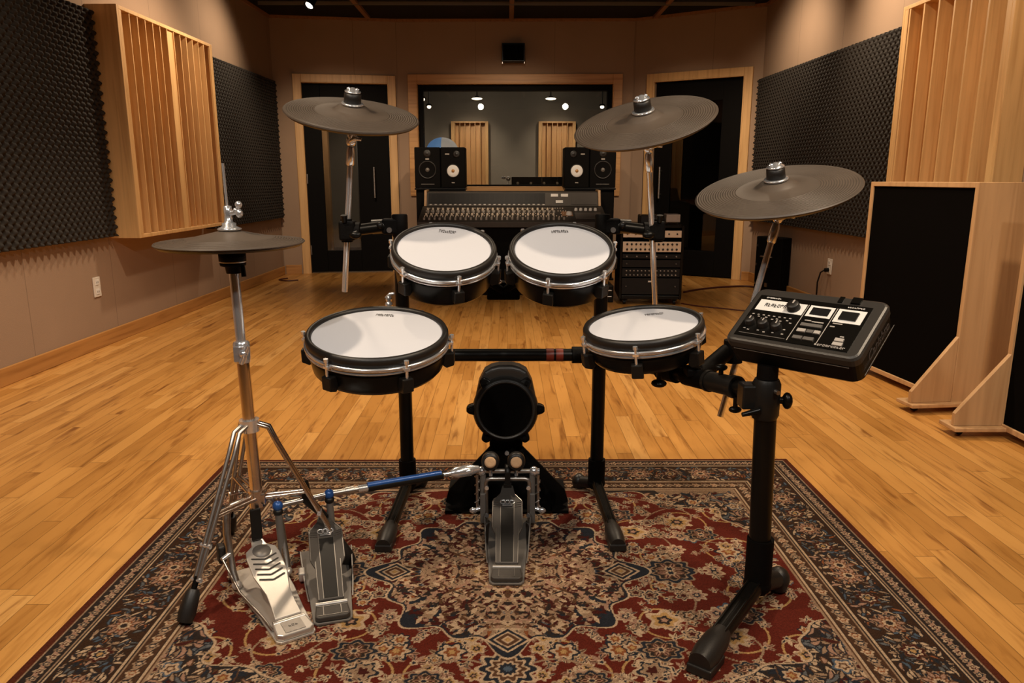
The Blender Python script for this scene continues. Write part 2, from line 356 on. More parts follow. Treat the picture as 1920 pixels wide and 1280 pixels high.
# door 1 (left), leaf with a tall glass light and a vertical pull
def door(n, fr, s0, s1, z1, hand, glass_s, zg):
    root = bpy.data.objects.new('door_%d' % n, None); COL.objects.link(root); root.matrix_world = fr; WM[root.name] = fr; root['kind'] = 'structure'
    casing('x', fr, s0, s1, z1, .085).build('door_frame', M['pine'], root, bevel=.004)
    a, b = s0+.087, s1-.087; g0, g1 = glass_s
    m = MB(fr); y0, y1 = .035, .08; zt = z1-.088
    m.span((a, y0, .012), (g0, y1, zt)); m.span((g1, y0, .012), (b, y1, zt)); m.span((g0, y0, .012), (g1, y1, zg[0])); m.span((g0, y0, zg[1]), (g1, y1, zt))
    m.build('door_leaf', M['blackrough'], root, bevel=.003)
    gl = MB(fr).span((g0-.005, .052, zg[0]-.005), (g1+.005, .060, zg[1]+.005)).build('door_glass', M['dglass'], root)
    hb = MB(fr); hb.tube([(hand, -.015, .80), (hand, -.015, 1.12)], .011); hb.tube([(hand, -.015, .84), (hand, .037, .84)], .007); hb.tube([(hand, -.015, 1.08), (hand, .037, 1.08)], .007)
    o = hb.build('door_handle', M['steel'], root); 
    for z in (.25, 1.0, 1.72):
        hs = a+.004 if hand > (a+b)/2 else b-.004
        MB(fr).tube([(hs, .028, z-.05), (hs, .028, z+.05)], .008, 10).build('hinge', M['steel'], root)
    return root
door(1, FBL, .20, 1.24, 2.045, .985, (.46, .82), (.24, 1.70))
door(2, FBR, .15, 1.225, 2.045, .325, (.42, .93), (.27, 1.76))
# window 1
wn = bpy.data.objects.new('window_1', None); COL.objects.link(wn); wn.matrix_world = FBC; WM[wn.name] = FBC; wn['kind'] = 'structure'
casing('w', FBC, .115, 2.35, 2.06, .10, z0=.82, bottom=True).build('window_frame', M['pineX'], wn, bevel=.004)
m = MB(FBC); a, b, c, d = .213, 2.252, .918, 1.962
m.span((a, .03, c), (a+.05, .12, d)); m.span((b-.05, .03, c), (b, .12, d)); m.span((a+.05, .03, d-.06), (b-.05, .12, d)); m.span((a+.05, .03, c), (b-.05, .12, c+.02))
m.build('window_gasket', M['blackrough'], wn)
MB(FBC).span((a+.045, .075, c+.015), (b-.045, .083, d-.055)).build('window_pane', M['glass'], wn)

# control room shell
struct(MB().span((-3.2, 8.9, -.1), (3.2, 11.8, 0)).build('floor_control_room', M['greydark']))
struct(MB().span((-3.2, 8.33, 2.22), (3.2, 11.8, 2.3)).build('ceiling_control_room', M['greydark']))
struct(MB().span((-2.7, 11.2, 0), (2.8, 11.3, 2.22)).build('wall_control_room_back', M['greywall']))
struct(MB().span((-2.8, 8.2, 0), (-2.7, 11.3, 2.22)).build('wall_control_room_left', M['greywall']))
struct(MB().span((1.44, 8.33, 0), (1.50, 11.2, 2.22)).build('wall_control_room_light_block', M['greydark']))  # added partition that keeps the space behind the right door unlit
struct(MB().span((2.7, 7.6, 0), (2.8, 11.3, 2.3)).build('wall_control_room_far', M['greydark']))

# ---------------------------------------------------------------- acoustic foam panels
def foam(label, fr, s0, s1, z0, z1, pitch, res, flip=False):
    pitch = .056; res = 8
    nx = int((s1-s0)/pitch*res); nz = int((z1-z0)/pitch*res)
    xs = np.linspace(s0, s1, nx+1); zs = np.linspace(z0, z1, nz+1); X, Z = np.meshgrid(xs, zs)
    u = (X-s0)/pitch; v = (Z-z0)/pitch
    h = .5+.5*np.cos(2*PI*u)*np.cos(2*PI*v*1.0); h = h**.75
    edge = np.minimum(np.minimum(u, (s1-s0)/pitch-u), np.minimum(v, (z1-z0)/pitch-v)); 
    Yd = -(.034+.036*h)
    vs = [fr @ V(x, y, z) for x, y, z in zip(X.ravel(), Yd.ravel(), Z.ravel())]
    W_ = nx+1; fs = []
    for j in range(nz):
        for i in range(nx): fs.append((j*W_+i, j*W_+i+1, (j+1)*W_+i+1, (j+1)*W_+i))
    m = MB(); m.v = vs; m.f = fs; m.mi = [0]*len(fs); m.sm = [True]*len(fs)
    # skirt back to the wall
    ring = [j for j in range(W_)]+[j*W_+nx for j in range(1, nz+1)]+[nz*W_+i for i in range(nx-1, -1, -1)]+[j*W_ for j in range(nz-1, 0, -1)]
    bse = len(m.v); m.v += [fr @ V(X.ravel()[q], -.001, Z.ravel()[q]) for q in ring]; n = len(ring)
    for q in range(n): m.f.append((ring[q], bse+q, bse+(q+1) % n, ring[(q+1) % n])); m.mi.append(0); m.sm.append(False)
    o = m.build('acoustic_foam_panel', M['foam'], loc=fr); tag(o, label, 'acoustic foam', 'egg-crate foam on the side walls'); return o
foam('black egg-crate foam at the near end of the left wall, cut by the frame', FL, sL(2.7), sL(4.66), .655, 1.955, .062, 8)
foam('black egg-crate foam between wooden diffuser and left door corner', FL, sL(6.10), sL(7.93), .605, 1.96, .062, 8)
foam('large black egg-crate foam on the right wall behind the ride cymbal', FR, sR(7.40), sR(4.86), .61, 1.915, .062, 8)

# ---------------------------------------------------------------- wooden diffusers
def diffuser(label, fr, s0, s1, z0, z1, depth, nper=2, mats='pine', grp='slatted wooden diffusers', fw=.045, fin=.009):
    root = thing('wooden_diffuser', label, 'diffuser', fr @ Matrix.Translation((s0, 0, z0)), grp)
    m = MB(fr); t = .022
    m.span((s0, -depth, z0), (s0+t, -.001, z1)); m.span((s1-t, -depth, z0), (s1, -.001, z1)); m.span((s0+t, -depth, z0), (s1-t, -.001, z0+t)); m.span((s0+t, -depth, z1-t), (s1-t, -.001, z1)); m.span((s0+t, -.012, z0+t), (s1-t, -.001, z1-t))
    # flat face stiles at both ends
    m.span((s0+t, -depth, z0+t), (s0+fw, -depth+.015, z1-t)); m.span((s1-fw, -depth, z0+t), (s1-t, -depth+.015, z1-t))
    m.build('cabinet', M[mats], root, bevel=.002)
    seq = [3, 4, 2, 4, 3, 4, 0, 4, 3, 4, 2, 4, 3] if nper == 2 else [3, 4, 3, 4, 2, 4]; n = len(seq); a, b = s0+fw+.004, s1-fw-.004; wd = (b-a)/n
    for i, q in enumerate(seq):
        x0 = a+i*wd; dd = depth*(.06 if q == 0 else .44+.12*q)
        blk = MB(fr)
        blk.span((x0+fin, -(depth-dd), z0+t+.001), (x0+wd, -.013, z1-t-.001))
        blk.build('well_block', M[mats], root)
        MB(fr).span((x0, -depth+.004, z0+t+.001), (x0+fin-.0005, -.013, z1-t-.001)).build('fin', M[mats], root)
    return root
diffuser('large honey pine slatted diffuser on the left wall between two foam panels', FL, sL(4.68), sL(6.04), .64, 1.995, .19)
diffuser('pine slatted diffuser on the right wall above the wooden gobo', FR, sR(4.70), sR(3.70), .64, 1.985, .15, 1, fw=.06, fin=.014)
FC = wframe((-2.7, 11.199), (2.8, 11.199))
diffuser('pale slatted diffuser seen through the window, left of the two', FC, 1.90, 2.43, .80, 1.80, .14, 1, 'pine')
diffuser('pale slatted diffuser seen through the window, behind the right crash cymbal', FC, 3.15, 3.68, .80, 1.80, .14, 1, 'pine')

# ---------------------------------------------------------------- gobos (right foreground)
def gobo(label, p_near, p_far, brace_x, z0=.03, H=.985, T=.24):
    a, b = Vector((*p_near, 0)), Vector((*p_far, 0)); fr = wframe(p_near, p_far); Ln = (b-a).length   # y axis points to -X side
    root = thing('acoustic_gobo', label, 'gobo', fr, 'wheeled wooden gobos by the right wall'); f = .022
    m = MB(fr); m.span((0, -T, z0), (f, 0, H)); m.span((Ln-f, -T, z0), (Ln, 0, H)); m.span((f, -T, z0), (Ln-f, 0, z0+f)); m.span((f, -T, H-f), (Ln-f, 0, H)); m.span((f, -T*.5, z0+f), (Ln-f, -T*.5+.02, H-f))
    m.build('frame', M['birch'], root, bevel=.002)
    MB(fr).span((f+.001, -.05, z0+f+.001), (Ln-f-.001, -.008, H-f-.001)).build('fabric_panel', M['cloth'], root)
    MB(fr).span((f+.001, -T+.008, z0+f+.001), (Ln-f-.001, -T+.05, H-f-.001)).build('fabric_panel', M['cloth'], root)
    for s in brace_x:
        p = [(s, .0005, .335), (s, .19, .095), (s, .19, .045), (s, .0005, .045)]
        MB(fr).prism(p, (.02, 0, 0)).build('brace', M['birch'], root, bevel=.002)
        p = [(s, -T-.0005, .335), (s, -T-.19, .095), (s, -T-.19, .045), (s, -T-.0005, .045)]
        MB(fr).prism(p, (.02, 0, 0)).build('brace', M['birch'], root, bevel=.002)
        MB(fr).span((s-.03, -T-.20, .028), (s+.085, .20, .0445)).build('foot', M['birch'], root, bevel=.003)
        for yy in (-T-.15, .15):
            c = MB(fr); c.tube([(s+.02, yy, .013), (s+.036, yy, .013)], .0128, 14); c.span((s+.014, yy-.012, .022), (s+.042, yy+.012, .0279)); c.build('caster', M['black'], root)
    return root
gobo('wooden gobo with black fabric face, the one standing fully in view beside the drum module', (1.945, 3.13), (1.865, 3.90), (.002, .66))
gobo('wooden gobo at the right edge, cut off by the frame', (1.955, 2.03), (1.955, 2.83), (.12, .775))

# ---------------------------------------------------------------- outlets, cables, wall speaker
def outlet(label, fr, s, z):
    root = thing('wall_outlet', label, 'outlet', fr @ Matrix.Translation((s, 0, z)), 'wall outlets')
    MB(fr).box((s, -.004, z), (.072, .007, .118)).build('cover_plate', M['outlet'], root, bevel=.002)
    for dz in (-.028, .028):
        q = MB(fr); q.box((s, -.0085, z+dz), (.034, .003, .03)); q.build('socket', M['white'], root)
        q2 = MB(fr); q2.box((s-.007, -.0103, z+dz), (.003, .001, .011)); q2.box((s+.007, -.0103, z+dz), (.003, .001, .011)); q2.build('slot', M['ink'], root)
    return root
outlet('white wall outlet under the diffuser on the left wall, nothing plugged in', FL, sL(4.47), .365)
outlet('white wall outlet on the right wall with a black plug in it', FR, sR(5.68), .345)
s = sR(5.68)
pw = MB(FR); pw.tube([(s, -.0115, .32), (s, -.04, .318)], .016, 12); pw.tube([(s, -.04, .318), (s-.01, -.065, .30), (s-.04, -.07, .22), (s-.06, -.06, .12), (s-.06, -.06, .03), (s-.1, -.10, .006), (s-.5, -.14, .006), (s-.8, -.2, .006)], .006, 8)
tag(pw.build('power_cord', M['black'], loc=FR @ Matrix.Translation((s, -.04, .3))), 'black power cord hanging from the outlet on the right wall', 'cord')
def cable(label, pts, r=.006, mat='cable'):
    n = 24; P = [Vector(p) for p in pts]; out = []
    for i in range(len(P)-1):
        p0, p1, p2, p3 = P[max(i-1, 0)], P[i], P[i+1], P[min(i+2, len(P)-1)]
        for k in range(8):
            t = k/8; out.append(.5*((2*p1)+(-p0+p2)*t+(2*p0-5*p1+4*p2-p3)*t*t+(-p0+3*p1-3*p2+p3)*t**3))
    out.append(P[-1])
    return tag(MB().tube(out, r, 8).build('floor_cable', M[mat], loc=P[0]), label, 'cable', 'cables on the floor')
cable('dark red cable running from equipment rack to the right door', [(1.58, 6.62, .008), (1.75, 6.78, .008), (2.0, 6.93, .008), (2.26, 6.99, .008), (2.36, 6.8, .008), (2.34, 6.5, .008)], .009)
cable('thin dark cable on the floor between rack and drum module', [(1.42, 6.02, .006), (1.52, 5.89, .006), (1.68, 5.78, .006), (1.86, 5.66, .006), (2.1, 5.7, .006), (2.36, 5.9, .006)], .005)
cable('short dark cable end lying on the floor near the left door', [(-2.25, 7.62, .006), (-2.3, 7.5, .006), (-2.2, 7.42, .006), (-2.1, 7.47, .006)], .007)

root = thing('wall_speaker', 'small black speaker box mounted high above the window', 'speaker', FBC @ Matrix.Translation((1.22, 0, 2.15)))
MB(FBC).span((1.10, -.14, 2.165), (1.335, -.03, 2.345)).build('cabinet', M['black'], root, bevel=.006)
MB(FBC).span((1.112, -.147, 2.178), (1.323, -.1405, 2.332)).build('grille', M['cloth'], root)
q = MB(FBC); q.span((1.18, -.0295, 2.20), (1.26, -.0005, 2.31)); q.build('bracket', M['black'], root)
for s_ in (1.106, 1.329): MB(FBC).box((s_, -.12, 2.155), (.008, .03, .018)).build('bracket_bolt', M['steel'], root)

# visible ceiling spotlight
root = thing('ceiling_spotlight', 'glowing spotlight on the dark ceiling at the upper left', 'ceiling light', (-1.72, 7.05, 2.6))
MB().tube([(-1.72, 7.05, 2.5985), (-1.72, 7.05, 2.545)], .012).build('stem', M['black'], root)
dr = (V(-2.2, 6.1, 1.4)-V(-1.72, 7.05, 2.5)).normalized()
MB().lathe([(0, -.06), (.03, -.055), (.035, 0), (.045, .05), (.040, .052), (.036, .03), (0, .03)], V(-1.72, 7.05, 2.51), dr, 24).build('lamp_housing', M['blackrough'], root)
MB().lathe([(0, .034), (.034, .034), (.034, .031)], V(-1.72, 7.05, 2.51), dr, 24).build('bulb', M['lampglow'], root)

# glowing bulbs behind the window, standing in for studio lamp reflections on it
for i, (x, y, z, lb) in enumerate([(-1.12, 10.4, 2.03, 'glowing bulb for the leftmost lamp reflection in the window glass'), (-1.0, 10.0, 1.90, 'small spotlight behind the window, lower one near its top left corner'),
        (-.42, 10.9, 2.09, 'flat oval bulb for the lamp reflection in the glass above the left diffuser'), (.61, 10.9, 2.09, 'flat oval bulb for the lamp reflection in the glass, right of its middle'), 
        (1.36, 10.4, 2.04, 'glowing bulb for the rightmost lamp reflection in the window glass'), (1.22, 10.0, 1.90, 'glowing bulb for the lower lamp reflection near the window top right corner')]):
    rt_ = thing('reflected_lamp', lb, 'ceiling light', (x, y, 2.22), 'glowing bulbs for lamp reflections in the window')
    MB().tube([(x, y, 2.219), (x, y, z+.03)], .008, 8).build('stem', M['black'], rt_)
    fl = i in (2, 3)
    MB().ball((x, y, z), .026 if not fl else .05, 14, (1, 1, .8) if not fl else (1.5, 1, .3)).build('bulb', M['dimglow'], rt_)
    MB().lathe([(0, .04), (.03, .036), (.04, .012)], (x, y, z), (0, 0, 1), 20).build('lamp_cap', M['black'], rt_)
# outboard desk and lamp behind the glass
root = thing('equipment_desk', 'long black equipment desk behind the control room window', 'desk', (.45, 9.0, 0))
m = MB().span((.0, 8.7, .0), (1.0, 9.25, .86)); m.build('cabinet', M['darkplastic'], root, bevel=.005)
MB().span((.05, 8.69, .88), (.98, 9.2, 1.02)).build('upper_unit', M['black'], root, bevel=.004)
MB().span((-.02, 8.66, .862), (1.02, 9.27, .879)).build('worktop', M['grey'], root, bevel=.003)
for i in range(6): MB().lathe([(0, .018), (.014, .016), (.016, 0)], (.12+.15*i, 8.69, .95), (0, -1, 0), 14).build('knob', M['pale'], root)
root = thing('desk_lamp', 'small chrome lamp at the left end of the black desk behind glass', 'lamp', (-.0, 8.8, .88))
MB().lathe([(0, 0), (.03, 0), (.03, .01), (.008, .014), (.006, .09)], (.012, 8.72, .8795), (0, 0, 1), 16).build('base', M['chrome'], root)
MB().ball((.012, 8.72, 1.0), .026, 14).build('bulb', M['chrome'], root); MB().ball((-.04, 8.72, 1.01), .018, 12, (1.5, 1, .8)).build('lamp_head', M['chrome'], root)
MB().tube([(.012, 8.72, .99), (-.03, 8.72, 1.01)], .004, 8).build('arm', M['chrome'], root)
root = thing('blue_white_dome', 'pale blue and white glowing lampshade behind the glass above left monitor', 'dome', (-.74, 8.8, 1.2))
for nm, mt, a0, a1 in (('blue_half', 'bluew', 90, 270), ('white_half', 'whitel', -90, 90)):
    vs = []; fs = []
    for i in range(9):
        e = i/8*PI/2
        for j in range(17):
            a = R(a0+(a1-a0)*j/16); vs.append((-.74+.185*math.cos(e)*math.cos(a), 8.8+.185*math.cos(e)*math.sin(a), 1.30+.16*math.sin(e)))
    for i in range(8):
        for j in range(16): fs.append((i*17+j, i*17+j+1, (i+1)*17+j+1, (i+1)*17+j))
    MB().add(vs, fs, True).build(nm, M[mt], root)  # emissive colours give the dome its own glow
MB().tube([(-.74, 8.8, .002), (-.74, 8.8, 1.32)], .012).build('pole', M['black'], root)
MB().lathe([(0, 0), (.13, 0), (.13, .015), (0, .02)], (-.74, 8.8, .0005), (0, 0, 1), 24).build('base', M['black'], root)
root = thing('silver_stand', 'thin silver pole standing behind the glass of left door', 'stand', (-1.78, 9.6, 0))
MB().tube([(-1.86, 9.6, .02), (-1.86, 9.6, 1.60)], .016).build('pole', M['chrome'], root); MB().lathe([(0, 0), (.14, 0), (.14, .02), (0, .03)], (-1.86, 9.6, .0005), (0, 0, 1), 24).build('base', M['black'], root)
tag(MB().span((-2.42, 9.9, 0), (-2.30, 9.98, 2.2)).build('wooden_post', M['birch'], loc=(-2.36, 9.94, 0)), 'upright wooden post seen through the glass of left door', 'post')

# ---------------------------------------------------------------- mixing console
root = thing('mixing_console', 'wide grey mixing console with rows of knobs below the window', 'mixing console', (.05, 7.0, 0))
xl, xr = -.80, .90
m = MB()
m.prism([(xl+.04, 6.80, .0), (xl+.04, 6.80, .59), (xl+.04, 7.38, .70), (xl+.04, 7.38, .0)], (xr-xl-.08, 0, 0)); m.build('pedestal', M['blackrough'], root, bevel=.004)
P0 = V(0, 6.72, .625); P1 = V(0, 7.19, .745); P2 = V(0, 7.40, .885)
MB().prism([(xl, 6.72, .575), (xl, 6.72, .625), (xl, 7.19, .745), (xl, 7.42, .745), (xl, 7.42, .70)], (xr-xl, 0, 0)).build('control_surface', M['console'], root, bevel=.004)
MB().prism([(xl+.03, 7.20, .747), (xl+.03, 7.26, .875), (xl+.03, 7.44, .885), (xl+.03, 7.44, .747)], (xr-xl-.06, 0, 0)).build('meter_bridge', M['console'], root, bevel=.004)
for x in (xl+.012, xr-.036):
    MB().prism([(x, 7.185, .747), (x, 7.24, .893), (x, 7.46, .897), (x, 7.46, .747)], (.024, 0, 0)).build('end_cheek', M['copperchrome'] if 0 else M['birch'], root, bevel=.003)
nb = (V(0, 7.20, .747)-V(0, 7.26, .875)).cross(V(1, 0, 0)).normalized(); 
def on_bridge(x, t, off=.0): 
    p = lerp((x, 7.20, .747), (x, 7.26, .875), t); n_ = V(0, -.905, .424); return p+n_*off
mt_ = MB().prism([on_bridge(xl+.05, .14, .0005), on_bridge(.36, .14, .0005), on_bridge(.36, .93, .0005), on_bridge(xl+.05, .93, .0005)], (0, -.0018, .0009)).build('meter_glass', M['screen'], root)
for i in range(24):
    x = xl+.075+i*.0465
    MB().prism([on_bridge(x-.006, .2, .003), on_bridge(x+.006, .2, .003), on_bridge(x+.006, .85, .003), on_bridge(x-.006, .85, .003)], (0, -.002, .001)).build('level_meter', M['darkface'], root)
    MB().prism([on_bridge(x-.011, .05, .002), on_bridge(x+.011, .05, .002), on_bridge(x+.011, .14, .002), on_bridge(x-.011, .14, .002)], (0, -.003, .001)).build('channel_label', M['pale'], root)
for x, t in ((.45, .66), (.545, .66), (.495, .2)):
    MB().prism([on_bridge(x-.034, t, .002), on_bridge(x+.034, t, .002), on_bridge(x+.034, t+.2, .002), on_bridge(x-.034, t+.2, .002)], (0, -.004, .002)).build('vu_meter', M['white'], root)
MB().prism([on_bridge(.61, .1, .001), on_bridge(.85, .1, .001), on_bridge(.85, .95, .001), on_bridge(.61, .95, .001)], (0, -.003, .002)).build('speaker_grille', M['console'], root)
ns = V(0, -.247, .969)
def on_surf(x, t, off=0): p = lerp((x, 6.72, .625), (x, 7.19, .745), t); return p+ns*off
proto = {}
def stamp(nm, key, make, c, mat, kind=None):
    c = Vector(c)
    if key not in proto:
        mb = make(c); o = mb.build(nm, mat, root); proto[key] = (o, c)
    else:
        o0, c0 = proto[key]; o = o0.copy(); COL.objects.link(o); o.parent = root; WM[o.name] = WM[root.name]
        o.location = c-c0
    return o
for r_ in range(3):
    for i in range(26):
        x = xl+.06+i*.0465+(.01 if r_ % 2 else 0); c = on_surf(x, .42+.17*r_)
        stamp('knob', 'k%d' % (r_ % 2), lambda c: MB().lathe([(0, .020), (.009, .019), (.0115, 0)], c, ns, 10), c, M['knobtan'] if r_ % 2 == 0 else M['pale'])
for i in range(28):
    x = xl+.055+i*.0465; c = on_surf(x, .13+.03*random.random())
    stamp('fader_cap', 'f', lambda c: MB().box(c+ns*.010, (.017, .024, .020), Matrix.Rotation(R(14), 3, 'X')), c, M['pale'])
mm = MB()
for i in range(56):
    for t in (.30, .35, .50, .66, .84):
        if random.random() < .75: mm.box(on_surf(xl+.05+i*.0235, t, .004), (.008, .010, .008))
o = mm.build('small_button', M['knobtan'], root); o['kind'] = 'stuff'
MB().prism([on_surf(.62, .18, .001), on_surf(.86, .18, .001), on_surf(.86, .55, .001), on_surf(.62, .55, .001)], ns*.004).build('script_panel', M['grey'], root)
MB().prism([on_surf(.50, .35, .001), on_surf(.60, .35, .001), on_surf(.60, .62, .001), on_surf(.50, .62, .001)], ns*.004).build('master_panel', M['trimdark'], root)
MB().lathe([(0, .03), (.022, .026), (.03, .0)], on_surf(.565, .42, .005), ns, 18).build('master_knob', M['white'], root)
for i in range(5): MB().lathe([(0, .025), (.013, .022), (.016, 0)], on_surf(.64+.045*i, .72), ns, 12).build('master_knob', M['white'], root)

# monitor stands + monitors
for x, lb in ((-.66, 'black pillar stand behind console carrying the left pair of monitors'), (.82, 'black pillar stand behind console carrying the right pair of monitors')):
    rt_ = thing('monitor_stand', lb, 'speaker stand', (x, 7.62, 0), 'monitor stands behind the console')
    MB().span((x-.25, 7.50, .892), (x+.25, 7.80, .912)).build('top_plate', M['black'], rt_, bevel=.003)
    MB().span((x-.24, 7.53, .021), (x+.24, 7.75, .8915)).build('column', M['blackrough'], rt_, bevel=.004)
    MB().span((x-.25, 7.48, .0), (x+.25, 7.82, .02)).build('base', M['black'], rt_, bevel=.003)
def monitor(label, x0, x1, side, white):
    y0, y1, z0, z1 = 7.50, 7.78, .913, 1.300; xc = (x0+x1)/2
    rt_ = thing('studio_monitor', label, 'speaker', (xc, 7.64, z0), 'studio monitors on stands by the window')
    MB().span((x0, y0, z0), (x1, y1, z1)).build('cabinet', M['blackrough'], rt_, bevel=.008)
    ax = (0, -1, 0); y = y0-.0005
    if white:
        MB().lathe([(.066, 0), (.066, .006), (.060, .007), (.058, .002)], (xc, y, 1.075), ax, 32).build('woofer_ring', M['rubber'], rt_)
        MB().lathe([(.058, .001), (.052, .006), (.02, .001), (0, .001)], (xc, y-.001, 1.075), ax, 32).build('woofer_cone', M['felt'] if 0 else M['whitew'], rt_)
        MB().lathe([(.016, .003), (.012, .009), (0, .011)], (xc, y-.001, 1.075), ax, 24).build('dust_cap', M['copper'], rt_)
        MB().lathe([(.034, 0), (.034, .006), (.022, .002), (.012, .006), (0, .008)], (xc+side*.035, y, 1.235), ax, 24).build('tweeter', M['rubber'], rt_)
        MB().box((xc-side*.055, y-.001, 1.235), (.04, .002, .012)).build('badge', M['pale'], rt_)
        MB().box((xc+.0, y-.001, .962), (.03, .002, .008)).build('badge', M['pale'], rt_)
    else:
        MB().lathe([(.088, 0), (.088, .006), (.080, .008), (.074, .003)], (xc, y, 1.085), ax, 36).build('woofer_ring', M['rubber'], rt_)
        MB().lathe([(.073, .002), (.03, -.0), (.0, -.0)], (xc, y-.0025, 1.085), ax, 36).build('woofer_cone', M['blackrough'], rt_)
        MB().lathe([(.02, .002), (.012, .008), (0, .010)], (xc, y-.002, 1.085), ax, 24).build('dust_cap', M['grey'], rt_)
        MB().lathe([(.038, 0), (.036, .005), (.02, .002), (.011, .006), (0, .008)], (xc, y, 1.24), ax, 24).build('tweeter', M['rubber'], rt_)
        MB().box((xc, y-.001, 1.188), (.035, .002, .014)).build('badge', M['pale'], rt_)
        MB().box((xc, y-.001, .948), (.13, .002, .007)).build('bass_port', M['grey'], rt_)
monitor('left black monitor with dark woofer, outer one of the left pair', -.905, -.655, 1, False)
monitor('black monitor with white woofer cone, inner one of the left pair', -.650, -.41, 1, True)
monitor('black monitor with white woofer cone, inner one of the right pair', .56, .805, -1, True)
monitor('right black monitor with dark woofer, outer one of the right pair', .81, 1.065, 1, False)

# ---------------------------------------------------------------- outboard rack
FRK = Matrix.Translation((.90, 5.97, 0)) @ Matrix.Rotation(R(-4), 4, 'Z')
root = thing('equipment_rack', 'black rolling rack cabinet right of the console holding audio units', 'rack', FRK)
m = MB(FRK); W_ = .50; H_ = .64; D_ = .5; t = .02
m.span((0, 0, .05), (t, D_, H_)); m.span((W_-t, 0, .05), (W_, D_, H_)); m.span((t, 0, .05), (W_-t, D_, .08)); m.span((t, 0, H_-t), (W_-t, D_, H_)); m.span((t, D_-.01, .08), (W_-t, D_, H_-t))
m.build('cabinet', M['black'], root, bevel=.004)
for x in (.05, W_-.05):
    for y in (.05, D_-.05):
        c = MB(FRK); c.tube([(x-.01, y, .022), (x+.01, y, .022)], .0215, 14); c.span((x-.02, y-.015, .035), (x+.02, y+.015, .0495)); c.build('caster', M['black'], root)
def unit(label, z0, z1, face, knobs):
    rt_ = thing('rack_unit', label, 'audio unit', FRK @ Matrix.Translation((.25, 0, z0)), 'units in the equipment rack')
    MB(FRK).span((t+.001, .004, z0), (W_-t-.001, .35, z1)).build('chassis', M['darkface'], rt_)
    MB(FRK).span((t+.001, -.003, z0), (W_-t-.001, .0035, z1)).build('faceplate', M[face], rt_, bevel=.002)
    n, rows, km, rr = knobs
    for r0 in range(rows):
        for i in range(n):
            x = .055+(W_-.11)*i/(n-1); z = z0+(z1-z0)*(r0+.5)/rows
            MB(FRK).lathe([(0, .014), (rr*.8, .013), (rr, 0)], (x, -.0035, z), (0, -1, 0), 10).build('knob', M[km], rt_)
    return rt_
u = unit('tan faced unit, topmost inside the rack', .545, .600, 'brass', (7, 1, 'ink', .007))
unit('tan faced unit with two rows of dark knobs, second in the rack', .430, .512, 'brass', (12, 2, 'ink', .009))
unit('slim dark unit under the tan units in the rack', .378, .412, 'darkface', (6, 1, 'pale', .006))
unit('dark blank unit in the middle of the rack', .308, .366, 'darkface', (2, 1, 'grey', .006))
unit('dark unit with many small grey knobs in the rack', .230, .298, 'darkface', (14, 2, 'pale', .006))
u = unit('large dark unit at the bottom of the rack', .09, .220, 'darkface', (2, 1, 'grey', .006))
MB(FRK).box((.26, -.005, .195), (.06, .003, .012)).build('lit_display', M['white'], u)
root = thing('tabletop_preamp', 'small silver box on top of the equipment rack', 'audio unit', FRK @ Matrix.Translation((.42, .1, H_)))
MB(FRK).span((.36, .04, H_+.022), (.47, .2, H_+.085)).build('housing', M['pale'], root, bevel=.005)
for x in (.375, .455): MB(FRK).span((x, .06, H_+.001), (x+.01, .18, H_+.0215)).build('foot', M['black'], root)
tag(MB(FRK).span((.16, .08, H_+.001), (.34, .3, H_+.075)).build('black_box', M['darkplastic'], loc=FRK @ Matrix.Translation((.25, .2, H_)), bevel=.008), 'small black box on top of the equipment rack beside the silver one', 'box')
# crate-like boxes left of the rack
rt_ = thing('pedal_rack', 'low black floor box left of the equipment rack', 'box', (.82, 6.2, 0))
MB().span((.76, 6.1, .0), (.875, 6.5, .14)).build('body', M['black'], rt_, bevel=.005)
for z in (.05, .1): MB().tube([(.775, 6.096, z), (.86, 6.096, z)], .006, 8).build('handle', M['steel'], rt_)
# black case against the right wall
FCS = wframe((2.235, 6.72), (2.40, 6.30)) 
rt_ = thing('equipment_case', 'tall black hard case standing against the right wall beyond the ride cymbal', 'case', FCS)
MB(FCS).span((0, 0, 0), (.33, .13, .50)).build('shell', M['blackrough'], rt_, bevel=.008)
for z in (.08, .25, .42):
    MB(FCS).box((.33/2, -.004, z), (.03, .007, .035)).build('latch', M['steel'], rt_)
    MB(FCS).box((.02, -.004, z), (.014, .007, .022)).build('latch', M['steel'], rt_)
MB(FCS).tube([(.10, -.006, .33), (.10, -.03, .33), (.22, -.03, .33), (.22, -.006, .33)], .006, 8).build('handle', M['steel'], rt_)

